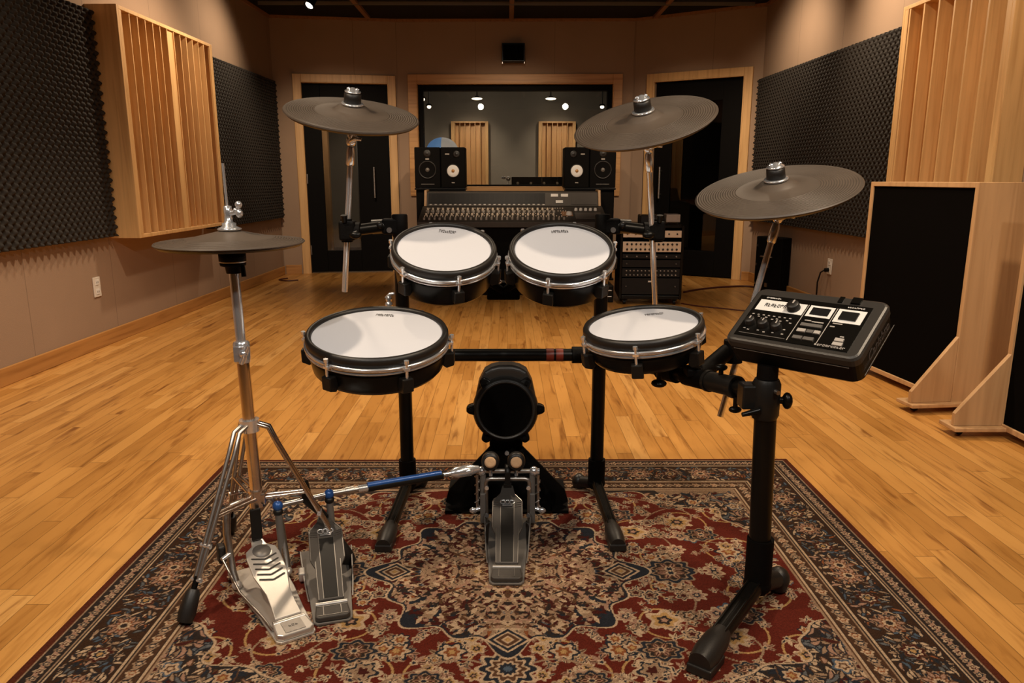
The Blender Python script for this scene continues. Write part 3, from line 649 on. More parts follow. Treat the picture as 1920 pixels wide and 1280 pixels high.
# ---------------------------------------------------------------- persian rug (pattern woven per knot, mirrored in both axes)
RX, RY0, RY1 = 1.016, .965, 2.555; RC = (RY0+RY1)/2; RHY = (RY1-RY0)/2
def make_rug():
    st = .002; nx = int(RX/st); ny = int(RHY/st)
    xs = (np.arange(nx)+.5)*st; ys = (np.arange(ny)+.5)*st; X, Y = np.meshgrid(xs, ys)      # quadrant, X,Y >= 0 from the rug's centre
    C_ = dict(red=(.115, .016, .008), dred=(.06, .012, .008), cream=(.50, .34, .21), tan=(.32, .20, .12), navy=(.020, .022, .028), brown=(.10, .045, .022), rust=(.24, .075, .025),
              grey=(.12, .12, .12), blue=(.075, .10, .13), dark=(.030, .020, .016), pink=(.36, .20, .13), gold=(.42, .24, .09))
    C_ = {k: np.array(v)*.66 for k, v in C_.items()}
    img = np.zeros((ny, nx, 3)); img[:] = C_['red']
    def patch(cx, cy, r):
        i0, i1 = max(0, int((cx-r)/st)), min(nx, int((cx+r)/st)+2); j0, j1 = max(0, int((cy-r)/st)), min(ny, int((cy+r)/st)+2)
        if i0 >= i1 or j0 >= j1: return None
        return slice(j0, j1), slice(i0, i1)
    def put(sl, mask, col):
        sub = img[sl]; sub[mask] = C_[col] if isinstance(col, str) else col
    def rosette(cx, cy, r, n, rings, ph=0., lob=.18, clip=None, sx=1., sy=1.):
        sl = patch(cx, cy, r*1.4*max(sx, sy))
        if sl is None: return
        dx = (X[sl]-cx)/sx; dy = (Y[sl]-cy)/sy; rr = np.hypot(dx, dy); th = np.arctan2(dy, dx)
        e = r*(1+lob*np.cos(n*th+ph))
        for f, c in rings:
            mk = rr < e*f
            if clip is not None: mk &= clip[sl]
            put(sl, mk, c)
    def leaf(cx, cy, ln, wd, a, col, out=None, mid=None, clip=None, curve=0.):
        sl = patch(cx, cy, ln*.75)
        if sl is None: return
        dx = X[sl]-cx; dy = Y[sl]-cy; u = (dx*math.cos(a)+dy*math.sin(a))/(ln/2); v = -dx*math.sin(a)+dy*math.cos(a)+curve*(u*u-.4)*ln
        prof = wd/2*np.clip(1-np.abs(u)**1.7, 0, 1); inside = (np.abs(u) < 1)
        cl = clip[sl] if clip is not None else True
        if out: put(sl, inside & (np.abs(v) < prof+.0034) & cl, out)
        put(sl, inside & (np.abs(v) < prof) & cl, col)
        if mid: put(sl, inside & (np.abs(v) < prof*.35) & cl, mid)
    def vine(pts, wd, col, clip=None):
        P = np.array(pts); n = len(P); out = []
        for i in range(n-1):
            p0, p1, p2, p3 = P[max(i-1, 0)], P[i], P[i+1], P[min(i+2, n-1)]
            for k in range(24):
                t = k/24; out.append(.5*((2*p1)+(-p0+p2)*t+(2*p0-5*p1+4*p2-p3)*t*t+(-p0+3*p1-3*p2+p3)*t**3))
        for q in out:
            sl = patch(q[0], q[1], wd*2)
            if sl is None: continue
            mk = np.hypot(X[sl]-q[0], Y[sl]-q[1]) < wd
            if clip is not None: mk &= clip[sl]
            put(sl, mk, col)
    def flower(x, y, r, clip=None, kind=None):
        k = rng.integers(0, 6) if kind is None else kind; n = int(rng.integers(5, 9)); ph = rng.random()*6
        pal = [[(1, 'cream'), (.8, 'navy'), (.62, 'tan'), (.35, 'dred')], [(1, 'cream'), (.72, 'pink'), (.4, 'navy'), (.2, 'cream')], [(1, 'tan'), (.75, 'dark'), (.5, 'cream'), (.25, 'rust')],
               [(1, 'navy'), (.8, 'cream'), (.5, 'rust'), (.25, 'gold')], [(1, 'cream'), (.7, 'gold'), (.42, 'dark'), (.2, 'pink')], [(1, 'blue'), (.75, 'cream'), (.45, 'brown'), (.25, 'cream')]][k]
        rosette(x, y, r, n, pal, ph, .2, clip)
    def sprig(x, y, a, s_, clip=None):
        c = ['cream', 'tan', 'pink', 'cream'][rng.integers(0, 4)]
        for da, l in ((0, 1), (.8, .75), (-.8, .75)):
            leaf(x+math.cos(a+da)*s_*.6, y+math.sin(a+da)*s_*.6, s_*l*1.15, s_*.42, a+da, c, None, ['brown', 'navy', None][rng.integers(0, 3)], clip)
        rosette(x, y, s_*.3, 5, [(1, 'cream'), (.5, 'navy')], 0, .2, clip)
    dx_ = RX-X; dy_ = RHY-Y; d = np.minimum(dx_, dy_)
    field = d > .285
    # field vines and sprays on the red ground
    def F(f): return field
    spirals = [(.30, .40, .10), (.50, .28, .11), (.16, .42, .08), (.60, .10, .10), (.42, .07, .07), (.66, .33, .09), (.12, .335, .05), (.36, .22, .075), (.24, .33, .05)]
    for (cx, cy, rr) in spirals:
        pts = [(cx+rr*(1-t*.75)*math.cos(t*7+cx*20), cy+rr*(1-t*.75)*math.sin(t*7+cx*20)) for t in np.linspace(0, 1, 14)]
        vine(pts, .0028, 'gold', field)
        for t in np.linspace(0, 1, 9):
            k = int(t*13); sprig(pts[k][0], pts[k][1], rng.random()*6.28, .017+.012*rng.random(), field)
        flower(cx, cy, .030+.01*rng.random(), field)
    for q in range(190):
        x, y = rng.random()*.74, rng.random()*.48
        if rng.random() < .6: sprig(x, y, rng.random()*6.28, .012+.012*rng.random(), field)
        else: flower(x, y, .010+.014*rng.random(), field)
    vine([(.0, .40), (.10, .36), (.2, .40), (.32, .46), (.45, .42), (.55, .33), (.5, .2), (.62, .13), (.72, .05)], .003, 'tan', field)
    vine([(.33, .05), (.45, .13), (.40, .28), (.52, .38), (.70, .30)], .003, 'tan', field)
    # large palmettes of the field
    for (x, y, r, k) in ((.42, .01, .062, 0), (.33, .33, .050, 2), (.55, .20, .045, 3), (.17, .43, .04, 1), (.62, .02, .036, 4), (.50, .40, .036, 0)):
        r *= .8; rosette(x, y, r*1.1, 8, [(1, 'tan'), (.90, 'navy'), (.70, 'tan'), (.62, 'dark')], rng.random(), .13, field, 1.15, .9)
        for a in np.linspace(0, 2*PI, 7)[:-1]: leaf(x+.42*r*math.cos(a), y+.36*r*math.sin(a), r*.62, r*.26, a, 'pink', 'brown', 'dred', field)
        rosette(x, y, r*.25, 6, [(1, 'cream'), (.6, 'navy')], 0, .2, field)
    # pendant on the centre axis
    rosette(0, .392, .062, 10, [(1, 'cream'), (.86, 'navy'), (.66, 'cream'), (.56, 'brown'), (.40, 'cream'), (.30, 'navy'), (.14, 'blue')], 0, .14, field)
    # spandrels
    q = (X/.80)**2+(Y/.555)**2; th = np.arctan2(Y/.55, X/.8)
    e = 1+.07*np.cos(18*th)+.03*np.cos(36*th)
    span = field & (q > e)
    img[field & (q > e-.035)] = C_['cream']; img[field & (q > e-.018)] = C_['navy']; inner = field & (q > e-.012); img[inner] = C_['dark']; img[field & (q > e+.16)] = C_['tan']*.8
    for k in range(1300):
        x, y = .1+rng.random()*.65, rng.random()*.48
        c = ['cream', 'cream', 'navy', 'pink', 'cream', 'dred', 'tan', 'pink', 'grey'][rng.integers(0, 9)]
        leaf(x, y, .02+.032*rng.random(), .006+.010*rng.random(), rng.random()*3.14, c, ['dark', 'navy', 'brown'][rng.integers(0, 3)], None, inner, .15*rng.standard_normal())
    for k in range(46): flower(.1+rng.random()*.65, rng.random()*.48, .014+.018*rng.random(), inner)
    # medallion
    R0 = .30; rr = np.hypot(X*.97, Y); th = np.arctan2(Y, X)
    e = R0*(1+.055*np.cos(16*th)+.045*np.cos(8*th)+.07*np.clip(np.cos(2*th)*0+np.cos(4*th), 0, 1)**6)
    md = rr < e*1.03; img[md] = C_['cream']; img[rr < e*1.012] = C_['navy']; mi = rr < e*.995
    for rad, n, ln, wd, c, o, m_ in ((.262, 20, .060, .030, 'tan', 'cream', 'rust'), (.225, 24, .05, .022, 'brown', 'tan', 'cream'), (.19, 16, .065, .034, 'pink', 'brown', 'dred'), (.15, 16, .05, .024, 'cream', 'dark', 'rust'), (.115, 12, .05, .028, 'tan', 'dred', 'cream'), (.075, 8, .06, .034, 'cream', 'brown', 'gold')):
        ring = mi & (rr < rad+.012); 
        if rad < .2: img[mi & (rr < rad+.018)] = C_['tan' if rad > .16 else 'pink' if rad > .1 else 'gold']
        for k in range(n):
            a = 2*PI*(k+.5)/n
            if -.3 < a < PI/2+.3: leaf(rad*math.cos(a), rad*math.sin(a), ln, wd, a, c, o, m_, mi)
        for k in range(n):
            a = 2*PI*k/n
            if -.3 < a < PI/2+.3: flower((rad-.012)*math.cos(a), (rad-.012)*math.sin(a), .012+.004*rng.random(), mi)
    for k in range(700):
        a = rng.random()*PI/2; r_ = .30*math.sqrt(rng.random()); c = ['cream', 'dark', 'tan', 'pink', 'dark', 'dred', 'tan', 'cream', 'dred', 'brown'][rng.integers(0, 10)]
        leaf(r_*math.cos(a), r_*math.sin(a), .016+.022*rng.random(), .006+.008*rng.random(), rng.random()*3.14, c, None, None, mi)
    rosette(0, 0, .05, 8, [(1, 'dred'), (.85, 'cream'), (.6, 'navy'), (.4, 'gold'), (.2, 'dred')])
    for a in (0, PI/2):
        x, y = .292*math.cos(a), .292*math.sin(a)
        sl = patch(x, y, .06); mk = (np.abs(X[sl]-x)+np.abs(Y[sl]-y)*1.1)
        for t_, c in ((.052, 'cream'), (.044, 'navy'), (.034, 'cream'), (.028, 'brown'), (.016, 'cream'), (.010, 'gold')): put(sl, mk < t_, c)
    # borders: binding, guard, stripes, main border, stripes, guard
    bz = lambda a, b: (d >= a) & (d < b)
    img[bz(0, .285)] = C_['cream']
    img[bz(0, .024)] = C_['red']*.55+np.array((.02, .008, .003)); img[bz(.024, .029)] = C_['tan']; img[bz(.029, .032)] = C_['dark']
    img[bz(.032, .068)] = C_['dark']; g1 = bz(.033, .067)
    img[bz(.068, .072)] = C_['tan']; img[bz(.072, .075)] = C_['dark']; img[bz(.075, .080)] = C_['cream']; img[bz(.080, .083)] = C_['dark']
    img[bz(.083, .207)] = C_['brown']*.45; mb_ = bz(.083, .207)
    img[bz(.207, .210)] = C_['dark']; img[bz(.210, .215)] = C_['cream']; img[bz(.215, .219)] = C_['dark']; img[bz(.219, .224)] = C_['tan']
    img[bz(.224, .266)] = C_['brown']*.7; g2 = bz(.225, .265)
    img[bz(.266, .269)] = C_['dark']; img[bz(.269, .274)] = C_['cream']; img[bz(.274, .278)] = C_['brown']; img[bz(.278, .284)] = C_['tan']
    def along(dist, step):
        """points along both border arms at inset dist, symmetric about the diagonal corner"""
        pts = []; k = 0
        x = RX-dist; y = RHY-dist; n = int(x/step)
        for i in range(n+1): pts.append((x-i*step, y, 0, i))
        n = int(y/step)
        for i in range(1, n+1): pts.append((x, y-i*step, PI/2, i))
        return pts
    for (x, y, a, i) in along(.050, .0235):
        rosette(x, y, .0105, 5, [(1, 'cream' if i % 2 else 'tan'), (.6, 'dred' if i % 2 else 'navy'), (.3, 'cream')], 0, .25, g1)
    for (x, y, a, i) in along(.050, .0235): leaf(x-(.0118 if a == 0 else 0), y-(.0118 if a else 0), .022, .006, a+.9, 'pink', None, None, g1)
    for (x, y, a, i) in along(.245, .030):
        rosette(x, y, .0125, 6, [(1, 'cream' if i % 2 else 'tan'), (.65, 'rust' if i % 2 else 'navy'), (.35, 'cream')], 0, .22, g2)
        leaf(x-(.015 if a == 0 else 0), y-(.015 if a else 0), .026, .009, a-.9, 'tan', 'dark', None, g2)
    P = along(.145, .104)
    for (x, y, a, i) in along(.145, .013):
        for s_ in (-1, 1):
            for rep in range(4):
                off = rng.uniform(-.05, .05); c = ['cream', 'tan', 'pink', 'blue', 'tan', 'cream', 'rust', 'grey', 'navy'][rng.integers(0, 9)]
                leaf(x+(off if a else 0)+rng.uniform(-.006, .006), y+(0 if a else off)+rng.uniform(-.006, .006), .016+.020*rng.random(), .004+.006*rng.random(), a+PI/2*rng.integers(0, 2)+.5*rng.standard_normal(), c, 'dark', None, mb_, .1*rng.standard_normal())
    for (x, y, a, i) in P:
        if i % 2 == 0:
            rosette(x, y, .034, 9, [(1, 'tan'), (.9, 'navy'), (.74, 'pink'), (.55, 'rust'), (.42, 'cream'), (.25, 'dark')], 0, .12, mb_)
            for t in range(7): leaf(x+.026*math.cos(t*.9), y+.026*math.sin(t*.9), .022, .009, t*.9, 'pink', 'brown', None, mb_)
        else: rosette(x, y, .026, 7, [(1, 'brown'), (.86, 'dred'), (.64, 'cream'), (.45, 'navy'), (.25, 'gold')], 1, .16, mb_)
    # per-knot weaving irregularity
    img *= (1+.16*rng.standard_normal((ny, nx, 1))).clip(.6, 1.5)
    full = np.concatenate([img[:, ::-1], img], 1); full = np.concatenate([full[::-1], full], 0)   # mirrored about both axes
    NX, NY = full.shape[1], full.shape[0]
    gx = np.linspace(-RX, RX, NX); gy = np.linspace(RY0, RY1, NY); GX, GY = np.meshgrid(gx, gy)
    ed = np.minimum(RX-np.abs(GX), np.minimum(GY-RY0, RY1-GY)); Z = .008*np.clip(ed/.006, 0, 1)**.5+.0005
    co = np.stack([GX, GY-RC, Z], -1).reshape(-1, 3).astype(np.float32)
    idx = np.arange(NX*NY).reshape(NY, NX); q = np.stack([idx[:-1, :-1], idx[:-1, 1:], idx[1:, 1:], idx[1:, :-1]], -1).reshape(-1, 4)
    me = bpy.data.meshes.new('persian_rug'); me.vertices.add(len(co)); me.vertices.foreach_set('co', co.ravel())
    me.loops.add(q.size); me.loops.foreach_set('vertex_index', q.ravel().astype(np.int32)); me.polygons.add(len(q)); me.polygons.foreach_set('loop_start', np.arange(0, q.size, 4, dtype=np.int32))
    me.update(calc_edges=True)
    at = me.color_attributes.new('weave', 'FLOAT_COLOR', 'POINT'); rgba = np.ones((NX*NY, 4), np.float32); rgba[:, :3] = full.reshape(-1, 3); at.data.foreach_set('color', rgba.ravel())
    o = bpy.data.objects.new('persian_rug', me); COL.objects.link(o); o.location = (0, RC, 0); WM[o.name] = Matrix.Translation((0, RC, 0))
    m, N, L, B = nmat('woven_wool'); a = N.new('ShaderNodeAttribute'); a.attribute_name = 'weave'
    tc = N.new('ShaderNodeTexCoord'); n = N.new('ShaderNodeTexNoise'); n.inputs['Scale'].default_value = 420; L.new(tc.outputs['Object'], n.inputs['Vector'])
    sc = N.new('ShaderNodeVectorMath'); sc.operation = 'SCALE'; L.new(a.outputs['Color'], sc.inputs[0]); L.new(math_n(N, L, 'MULTIPLY_ADD', n.outputs['Fac'], .7, .65), sc.inputs['Scale'])
    L.new(sc.outputs[0], B.inputs['Base Color']); B.inputs['Roughness'].default_value = .95; B.inputs['Specular IOR Level'].default_value = .1
    b = N.new('ShaderNodeBump'); b.inputs['Strength'].default_value = .5; b.inputs['Distance'].default_value = .002; L.new(n.outputs['Fac'], b.inputs['Height']); L.new(b.outputs[0], B.inputs['Normal'])
    me.materials.append(m)
    tag(o, 'red and cream persian rug lying under the electronic drum kit', 'rug')
make_rug()
RZ = .0087    # top of the rug pile

# ---------------------------------------------------------------- drum and cymbal pads
def scribble(fr, c, wd, ht, z, n, seed, slant=0.):
    """small printed lettering-like marks in the local xy plane"""
    rg = random.Random(seed); m = MB(fr); x = -wd/2; cw = wd/n
    for i in range(n):
        cx = x+cw*(i+.5); h = ht*rg.uniform(.75, 1.05); t = cw*.22
        def bar(u, v, a, b): m.span((c[0]+cx+u-a/2, c[1]+v-b/2+slant*(cx), z), (c[0]+cx+u+a/2, c[1]+v+b/2+slant*(cx), z+.0004))
        bar(-cw*.28, 0, t, h)
        k = rg.randrange(4)
        if k != 1: bar(cw*.02, h*.42, cw*.6, ht*.2)
        if k in (0, 2): bar(cw*.26, h*.2, t, h*.5)
        if k in (1, 3): bar(cw*.02, 0, cw*.55, ht*.18)
        if k in (1, 2): bar(cw*.02, -h*.42, cw*.6, ht*.2)
        if k == 3: bar(cw*.26, 0, t, h)
    return m
def pad(name, label, c, n, r, lug0, cat='drum pad', grp='mesh drum pads of the kit', depth=.075, seed=1, lrot=0., underknob=False):
    fr = frame(c, n, (-c[0]*.0, 1, 0)); rt_ = thing(name, label, cat, fr, grp); s = r/.143
    MB(fr).lathe([(0, -.004), (r*.97, -.004), (r+.004, -.006)], seg=64).build('mesh_head', M['head'], rt_)
    scribble(fr, (.0+lrot, r*(.76 if lrot <= 0 else .55), 0), .050, .017, -.0037, 9, seed, slant=-.10 if seed != 3 else .06).build('head_logo', M['ink'], rt_)
    ro = r+.0165
    MB(fr).lathe([(r+.001, -.010), (r+.001, -.002), (r+.003, .002), (r+.008, .005), (r+.0135, .003), (ro, -.003), (ro+.0005, -.010), (ro-.001, -.019), (r+.006, -.020), (r+.001, -.010)], seg=72).build('rubber_rim', M['rubber'], rt_)
    MB(fr).lathe([(ro-.006, -.0205), (ro+.003, -.0215), (ro+.004, -.026), (ro-.001, -.028), (ro-.002, -.034), (ro+.002, -.036), (ro-.001, -.040), (ro-.010, -.040), (ro-.012, -.0205)], seg=72).build('chrome_hoop', M['chrome'], rt_)
    MB(fr).lathe([(ro-.012, -.0405), (ro-.006, -.042), (ro-.007, -.052), (ro-.014, -.041-depth+.012), (ro-.024, -.041-depth), (0, -.041-depth-.004)], seg=72).build('shell', M['black'], rt_)
    for k in range(6):
        a = R(lug0+60*k); cs, sn = math.cos(a), math.sin(a); F2 = fr @ Matrix.Rotation(a, 4, 'Z')
        m = MB(F2); q = ro
        m.prism([(q-.010, -.015, -.052), (q+.016, -.013, -.050), (q+.016, -.013, -.085), (q-.004, -.013, -.093), (q-.014, -.015, -.085)], (0, .028, 0))
        m.build('lug', M['darkplastic'], rt_, bevel=.003)
        m = MB(F2); m.tube([(q+.009, 0, -.0495), (q+.009, 0, -.012)], .0035, 10); m.tube([(q+.009, 0, -.012), (q+.009, 0, -.004)], .0062, 6); m.box((q+.003, 0, -.026), (.020, .014, .006))
        m.build('tension_rod', M['chrome'], rt_)
    m = MB(fr); m.tube([(0, .02, -.052-depth), (0, .02, -.068-depth)], .016, 14); m.build('mount_socket', M['darkplastic'], rt_)
    return fr, rt_
frS, snare = pad('snare_pad', 'large white headed snare pad at front left, above the silver pedals', (-.330, 1.86, .621), (.024, -.19, .982), .163, 0, depth=.060, seed=1)
frA, tomA = pad('tom_pad', 'left one of two white headed tom pads mounted side by side', (-.175, 2.085, .8145), (.06, -.40, .915), .1300, -70, seed=2)
frB, tomB = pad('tom_pad', 'right one of two white headed tom pads mounted side by side', (.1525, 2.085, .8115), (-.01, -.43, .903), .1315, 13, seed=3)
frC, tomC = pad('tom_pad', 'floor tom pad with white head, low on the right beside drum module', (.351, 1.9, .634), (-.124, -.11, .986), .139, 13, depth=.048, seed=4, lrot=.045)
m = MB(); m.tube([(-.335, 2.047, .585), (-.335, 2.09, .60), (-.335, 2.09, .655)], .006, 10); m.ball((-.335, 2.09, .652), .011, 12); m.ball((-.335, 2.09, .668), .009, 12, (1, 1, 1.3)); m.tube([(-.343, 2.09, .670), (-.330, 2.09, .682), (-.318, 2.09, .684)], [.005, .006, .004], 8)
m.build('wing_bolt', M['chrome'], snare)
m = MB(); m.tube([(.385, 1.83, .53), (.385, 1.83, .50)], .007, 10); m.ball((.385, 1.83, .492), .020, 14, (1, 1, .5)); m.build('clamp_knob', M['black'], tomC)

def cymbal(label, c, n, r, hat=False, th=.010):
    fr = frame(c, n); rt_ = thing('cymbal_pad', label, 'cymbal', fr, 'rubber cymbal pads')
    if hat: top = [(0, .026), (.02, .026), (.045, .020), (.09, .010), (r-.01, .0005), (r-.002, 0), (r, -.003), (r-.004, -.0055)]
    else: top = [(0, .024), (.025, .0235), (.040, .020), (.049, .0125), (.056, .009), (.09, .0055), (r-.012, .0015), (r-.003, .001), (r, -.002), (r-.003, -.0055)]
    MB(fr).lathe(top, seg=96).build('playing_surface', M['cymbal'], rt_)
    bot = [(r-.003, -.0056), (r-.010, -.0115), (r-.03, -.0095), (.09, -.003), (.05, -.001), (0, -.001)]
    MB(fr).lathe(bot, seg=64).build('underside', M['black'], rt_)
    if not hat:
        MB(fr).lathe([(.0, .0245), (.029, .0245), (.031, .027), (.029, .030), (0, .030)], seg=32).build('washer', M['chrome'], rt_)
        MB(fr).lathe([(0, .0305), (.0235, .0305), (.023, .054), (.019, .057), (0, .057)], seg=28).build('felt_sleeve', M['rubber'], rt_)
        m = MB(fr); m.lathe([(0, .0575), (.0215, .0575), (.022, .061), (.012, .063), (.006, .070), (0, .071)], seg=20)
        for s_ in (-1, 1): m.tube([(.005*s_, 0, .062), (.012*s_, 0, .067), (.016*s_, 0, .065)], [.004, .0045, .003], 8)
        m.build('wing_nut', M['chrome'], rt_)
        m = MB(fr); m.box((.0, .03 if 0 else -.062, .0085), (.016, .03, .004)); m.build('cable_jack_cover', M['black'], rt_) if 0 else None
    return fr, rt_
frL, cyL = cymbal('left black rubber crash cymbal pad, tilted above the left tom', (-.428, 2.15, 1.175), (.14, -.29, .947), .185)
frR, cyR = cymbal('right black rubber crash cymbal pad, steeply tilted above the right tom', (.372, 2.10, 1.153), (-.233, -.342, .91), .194)
frD, cyD = cymbal('wide black rubber ride cymbal pad at the right, above the drum module', (.691, 1.95, .973), (-.208, -.236, .949), .205)

# ---------------------------------------------------------------- cymbal booms
def boom(label, top, tn, bottom, grp='chrome cymbal boom rods'):
    rt_ = thing('cymbal_boom', label, 'cymbal boom', bottom, grp); tn = Vector(tn).normalized(); t0 = Vector(top)-tn*.015
    elbow = t0-tn*.062; d_ = (elbow-Vector(bottom)).normalized()
    MB().tube([bottom, elbow-d_*.05], .0085, 20).build('rod', M['chrome'], rt_)
    m = MB(); m.tube([elbow-d_*.066, elbow-d_*.062, elbow-d_*.03, elbow-d_*.015], [.009, .012, .012, .009], 18); m.ball(elbow, .0145, 16, (1, .8, 1)); m.build('tilter', M['chrome'], rt_)
    m = MB(); e = elbow+V(.0, -.014, 0); m.tube([e, e+V(.018, -.010, .008), e+V(.034, -.010, .004)], [.006, .007, .004], 10); m.tube([e, e+V(.012, -.010, .022)], [.006, .004], 8); m.build('wing_screw', M['chrome'], rt_)
    m = MB(); m.tube([elbow+tn*.015, t0-tn*.003], [.012, .009], 16); m.lathe([(0, 0), (.022, 0), (.022, .004), (0, .004)], t0-tn*.006, tn, 24); m.build('post', M['chrome'], rt_)
    return rt_
boom('chrome boom rod holding up the left crash cymbal pad', (-.428, 2.15, 1.175), (.14, -.29, .947), (-.487, 2.22, .670))
boom('chrome boom rod holding up the right crash cymbal pad', (.372, 2.10, 1.153), (-.233, -.342, .91), (.452, 2.24, .600))
boom('long slanted chrome boom rod holding up the ride cymbal pad', (.691, 1.95, .973), (-.208, -.236, .949), (.582, 1.95, .365))

# ---------------------------------------------------------------- drum rack
rack = thing('drum_rack', 'black tubular drum rack carrying the pads, with clamps and angled feet', 'drum rack', (0, 2.25, RZ))
PL = V(-.320, 2.25, 0); PR = V(.285, 2.25, 0); PF = V(.590, 1.60, 0); PT = V(.577, 1.60, 0)
for p, zt in ((PL, .83), (PR, .83)):
    MB().tube([(p.x, p.y, .055), (p.x, p.y, zt)], .021, 24).build('pole', M['black'], rack)
MB().tube([(PF.x, PF.y, .11), (PT.x, PT.y, .56)], .0245, 28).build('pole', M['black'], rack)
# feet: sleeve at the pole base, sloping ribbed leg to the front, rubber shoe, short rear toe
def foot(px, py, fx, fy, bx, by, r=.021, s=1.0):
    m = MB(); m.tube([(px, py, .045*s), (px, py, .125*s)], r+.006, 24); m.ball((px, py, .045*s), r+.008, 20, (1, 1, .85)); m.build('base_sleeve', M['blackrough'], rack)
    a = V(px, py, .045*s); b = V(fx, fy, .026*s); u = (b-a).normalized()
    m = MB(); m.tube([a, b-u*.03], r*.82, 20)
    for sx in (-.5, 0, .5):
        o_ = V(-u.y, u.x, 0)*r*sx+V(0, 0, r*.72); m.tube([a+o_+u*.02, b-u*.05+o_], .0032, 6)
    leg_ = m.build('leg', M['black'], rack)
    m = MB(); c = b-u*.012; m.tube([b-u*.11, b-u*.08, b-u*.03, b+u*.004], [r*.86, r*1.10, r*1.16, r*.95], 20)
    m.prism([(c.x-u.y*r*1.1-u.x*.055, c.y+u.x*r*1.1-u.y*.055, RZ+.0005), (c.x+u.y*r*1.1-u.x*.055, c.y-u.x*r*1.1-u.y*.055, RZ+.0005), (c.x+u.y*r*1.1+u.x*.02, c.y-u.x*r*1.1+u.y*.02, RZ+.0005), (c.x-u.y*r*1.1+u.x*.02, c.y+u.x*r*1.1+u.y*.02, RZ+.0005)], (0, 0, .020))
    m.build('rubber_foot', M['rubber'], leg_, bevel=.003)
    b2 = V(bx, by, .028*s); u2 = (b2-a).normalized()
    m = MB(); m.tube([a, b2], [r*.9, r*.9], 18); m.ball(b2, r*1.25, 18, (.9, .9, 1)); m.tube([b2, b2+V(0, 0, -.018*s)], [r*1.1, r*.9], 16); m.build('rear_foot', M['rubber'], rack)
foot(PL.x, PL.y, -.338, 1.868, -.287, 2.315)
foot(PR.x, PR.y, .300, 1.868, .235, 2.300)
foot(PF.x, PF.y, .392, 1.345, .665, 1.665, .0245, 1.45)
# cross tubes
m = MB(); m.tube([(PL.x+.02, 2.25, .467), (PR.x-.02, 2.25, .467)], .0195, 24); bar = m.build('crossbar', M['black'], rack)
for x0, x1 in ((.120, .143), (.150, .172)): MB().tube([(x0, 2.25, .467), (x1, 2.25, .467)], .0201, 24).build('red_reflection', M['darkred'], bar)  # red reflections on the tube, put on as coloured bands
for p in (PL, PR):
    sg = 1 if p.x < 0 else -1
    m = MB(); m.box((p.x, 2.25, .467), (.062, .062, .070)); m.tube([(p.x+sg*.02, 2.25, .467), (p.x+sg*.085, 2.25, .467)], .026, 20); m.build('clamp', M['blackrough'], rack, bevel=.006)
    m = MB(); m.tube([(p.x-sg*.0, 2.215, .467), (p.x, 2.19, .467)], .006, 8); m.ball((p.x, 2.186, .467), .012, 12, (1.6, .6, .7)); m.build('clamp_screw', M['steel'], rack)
MB().tube([(PL.x+.02, 2.27, .665), (PR.x-.02, 2.27, .665)], .016, 20).build('upper_crossbar', M['black'], rack)
m = MB(); m.box((-.012, 2.262, .668), (.10, .05, .055)); m.tube([(-.012, 2.24, .668), (-.055, 2.21, .70)], .012, 12); m.tube([(-.012, 2.24, .668), (.03, 2.21, .70)], .012, 12); m.build('tom_clamp', M['blackrough'], rack, bevel=.005)
for x in (-.028, .006): 
    m = MB(); m.tube([(x, 2.235, .69), (x, 2.215, .70)], .005, 8); m.ball((x, 2.212, .70), .009, 10, (1.5, .7, .8)); m.build('wing_screw', M['chrome'], rack)
for fr_, p in ((frA, PL), (frB, PR)):
    a = fr_ @ V(0, .02, -.14); m = MB(); m.tube([a, (a.x, 2.262, .69)], .011, 12); m.tube([(a.x, 2.27, .64), (a.x, 2.27, .70)], .026, 16); m.build('pad_arm', M['blackrough'], rack)
# snare arm and floor-tom arm
a = frS @ V(0, .02, -.125); m = MB(); m.tube([(PL.x, 2.23, .467), (PL.x, 2.12, .455), (a.x, a.y+.02, .475), a], [.016, .014, .013, .012], 14); m.build('pad_arm', M['blackrough'], rack)
# side arm from rear right pole to the front post
s0 = V(PR.x, 2.25, .467); s1 = V(PT.x, 1.60, .530); u = (s1-s0).normalized()
MB().tube([s0+u*.02, s1-u*.02], .0185, 24).build('side_arm', M['black'], rack)
a = frC @ V(0, .02, -.115); m = MB(); q = s0+(s1-s0)*.50; m.tube([a, (q.x-.02, q.y, q.z+.01)], .012, 12); m.tube([q-u*.035, q+u*.035], .0265, 20); m.build('pad_clamp', M['blackrough'], rack)
q = s0+(s1-s0)*.66; m = MB(); m.tube([q-u*.05, q-u*.045, q+u*.045, q+u*.05], [.020, .025, .025, .020], 22); m.box(q+V(-.01, .0, .018), (.04, .05, .022)); m.build('boom_clamp', M['blackrough'], rack, bevel=.005)
m = MB(); b_ = V(.606, 1.95, .548); m.tube([q+V(0, 0, .0), b_+V(-.02, -.01, 0)], [.022, .022], 16); m.tube([b_+V(0, 0, -.03), b_+V(0, 0, .03)], .0255, 18); m.build('boom_clamp', M['blackrough'], rack)
q2 = s0+(s1-s0)*.80; m = MB()
m.tube([q2-u*.055, q2+u*.05], .0245, 22); m.tube([q2-u*.055, q2-u*.045], .0275, 22); m.tube([q2+u*.035, q2+u*.05], .0275, 22); m.build('arm_collar', M['darkplastic'], rack)
for t, dz in ((.62, .045), (.78, .042), (.86, -.052)):
    c = s0+(s1-s0)*t+V(.0, -.01, dz); m = MB(); m.tube([c-V(0, 0, dz*.6), c], .006, 8); m.ball(c, .012, 12, (1.3, .9, .7)); m.build('wing_screw', M['black'], rack)
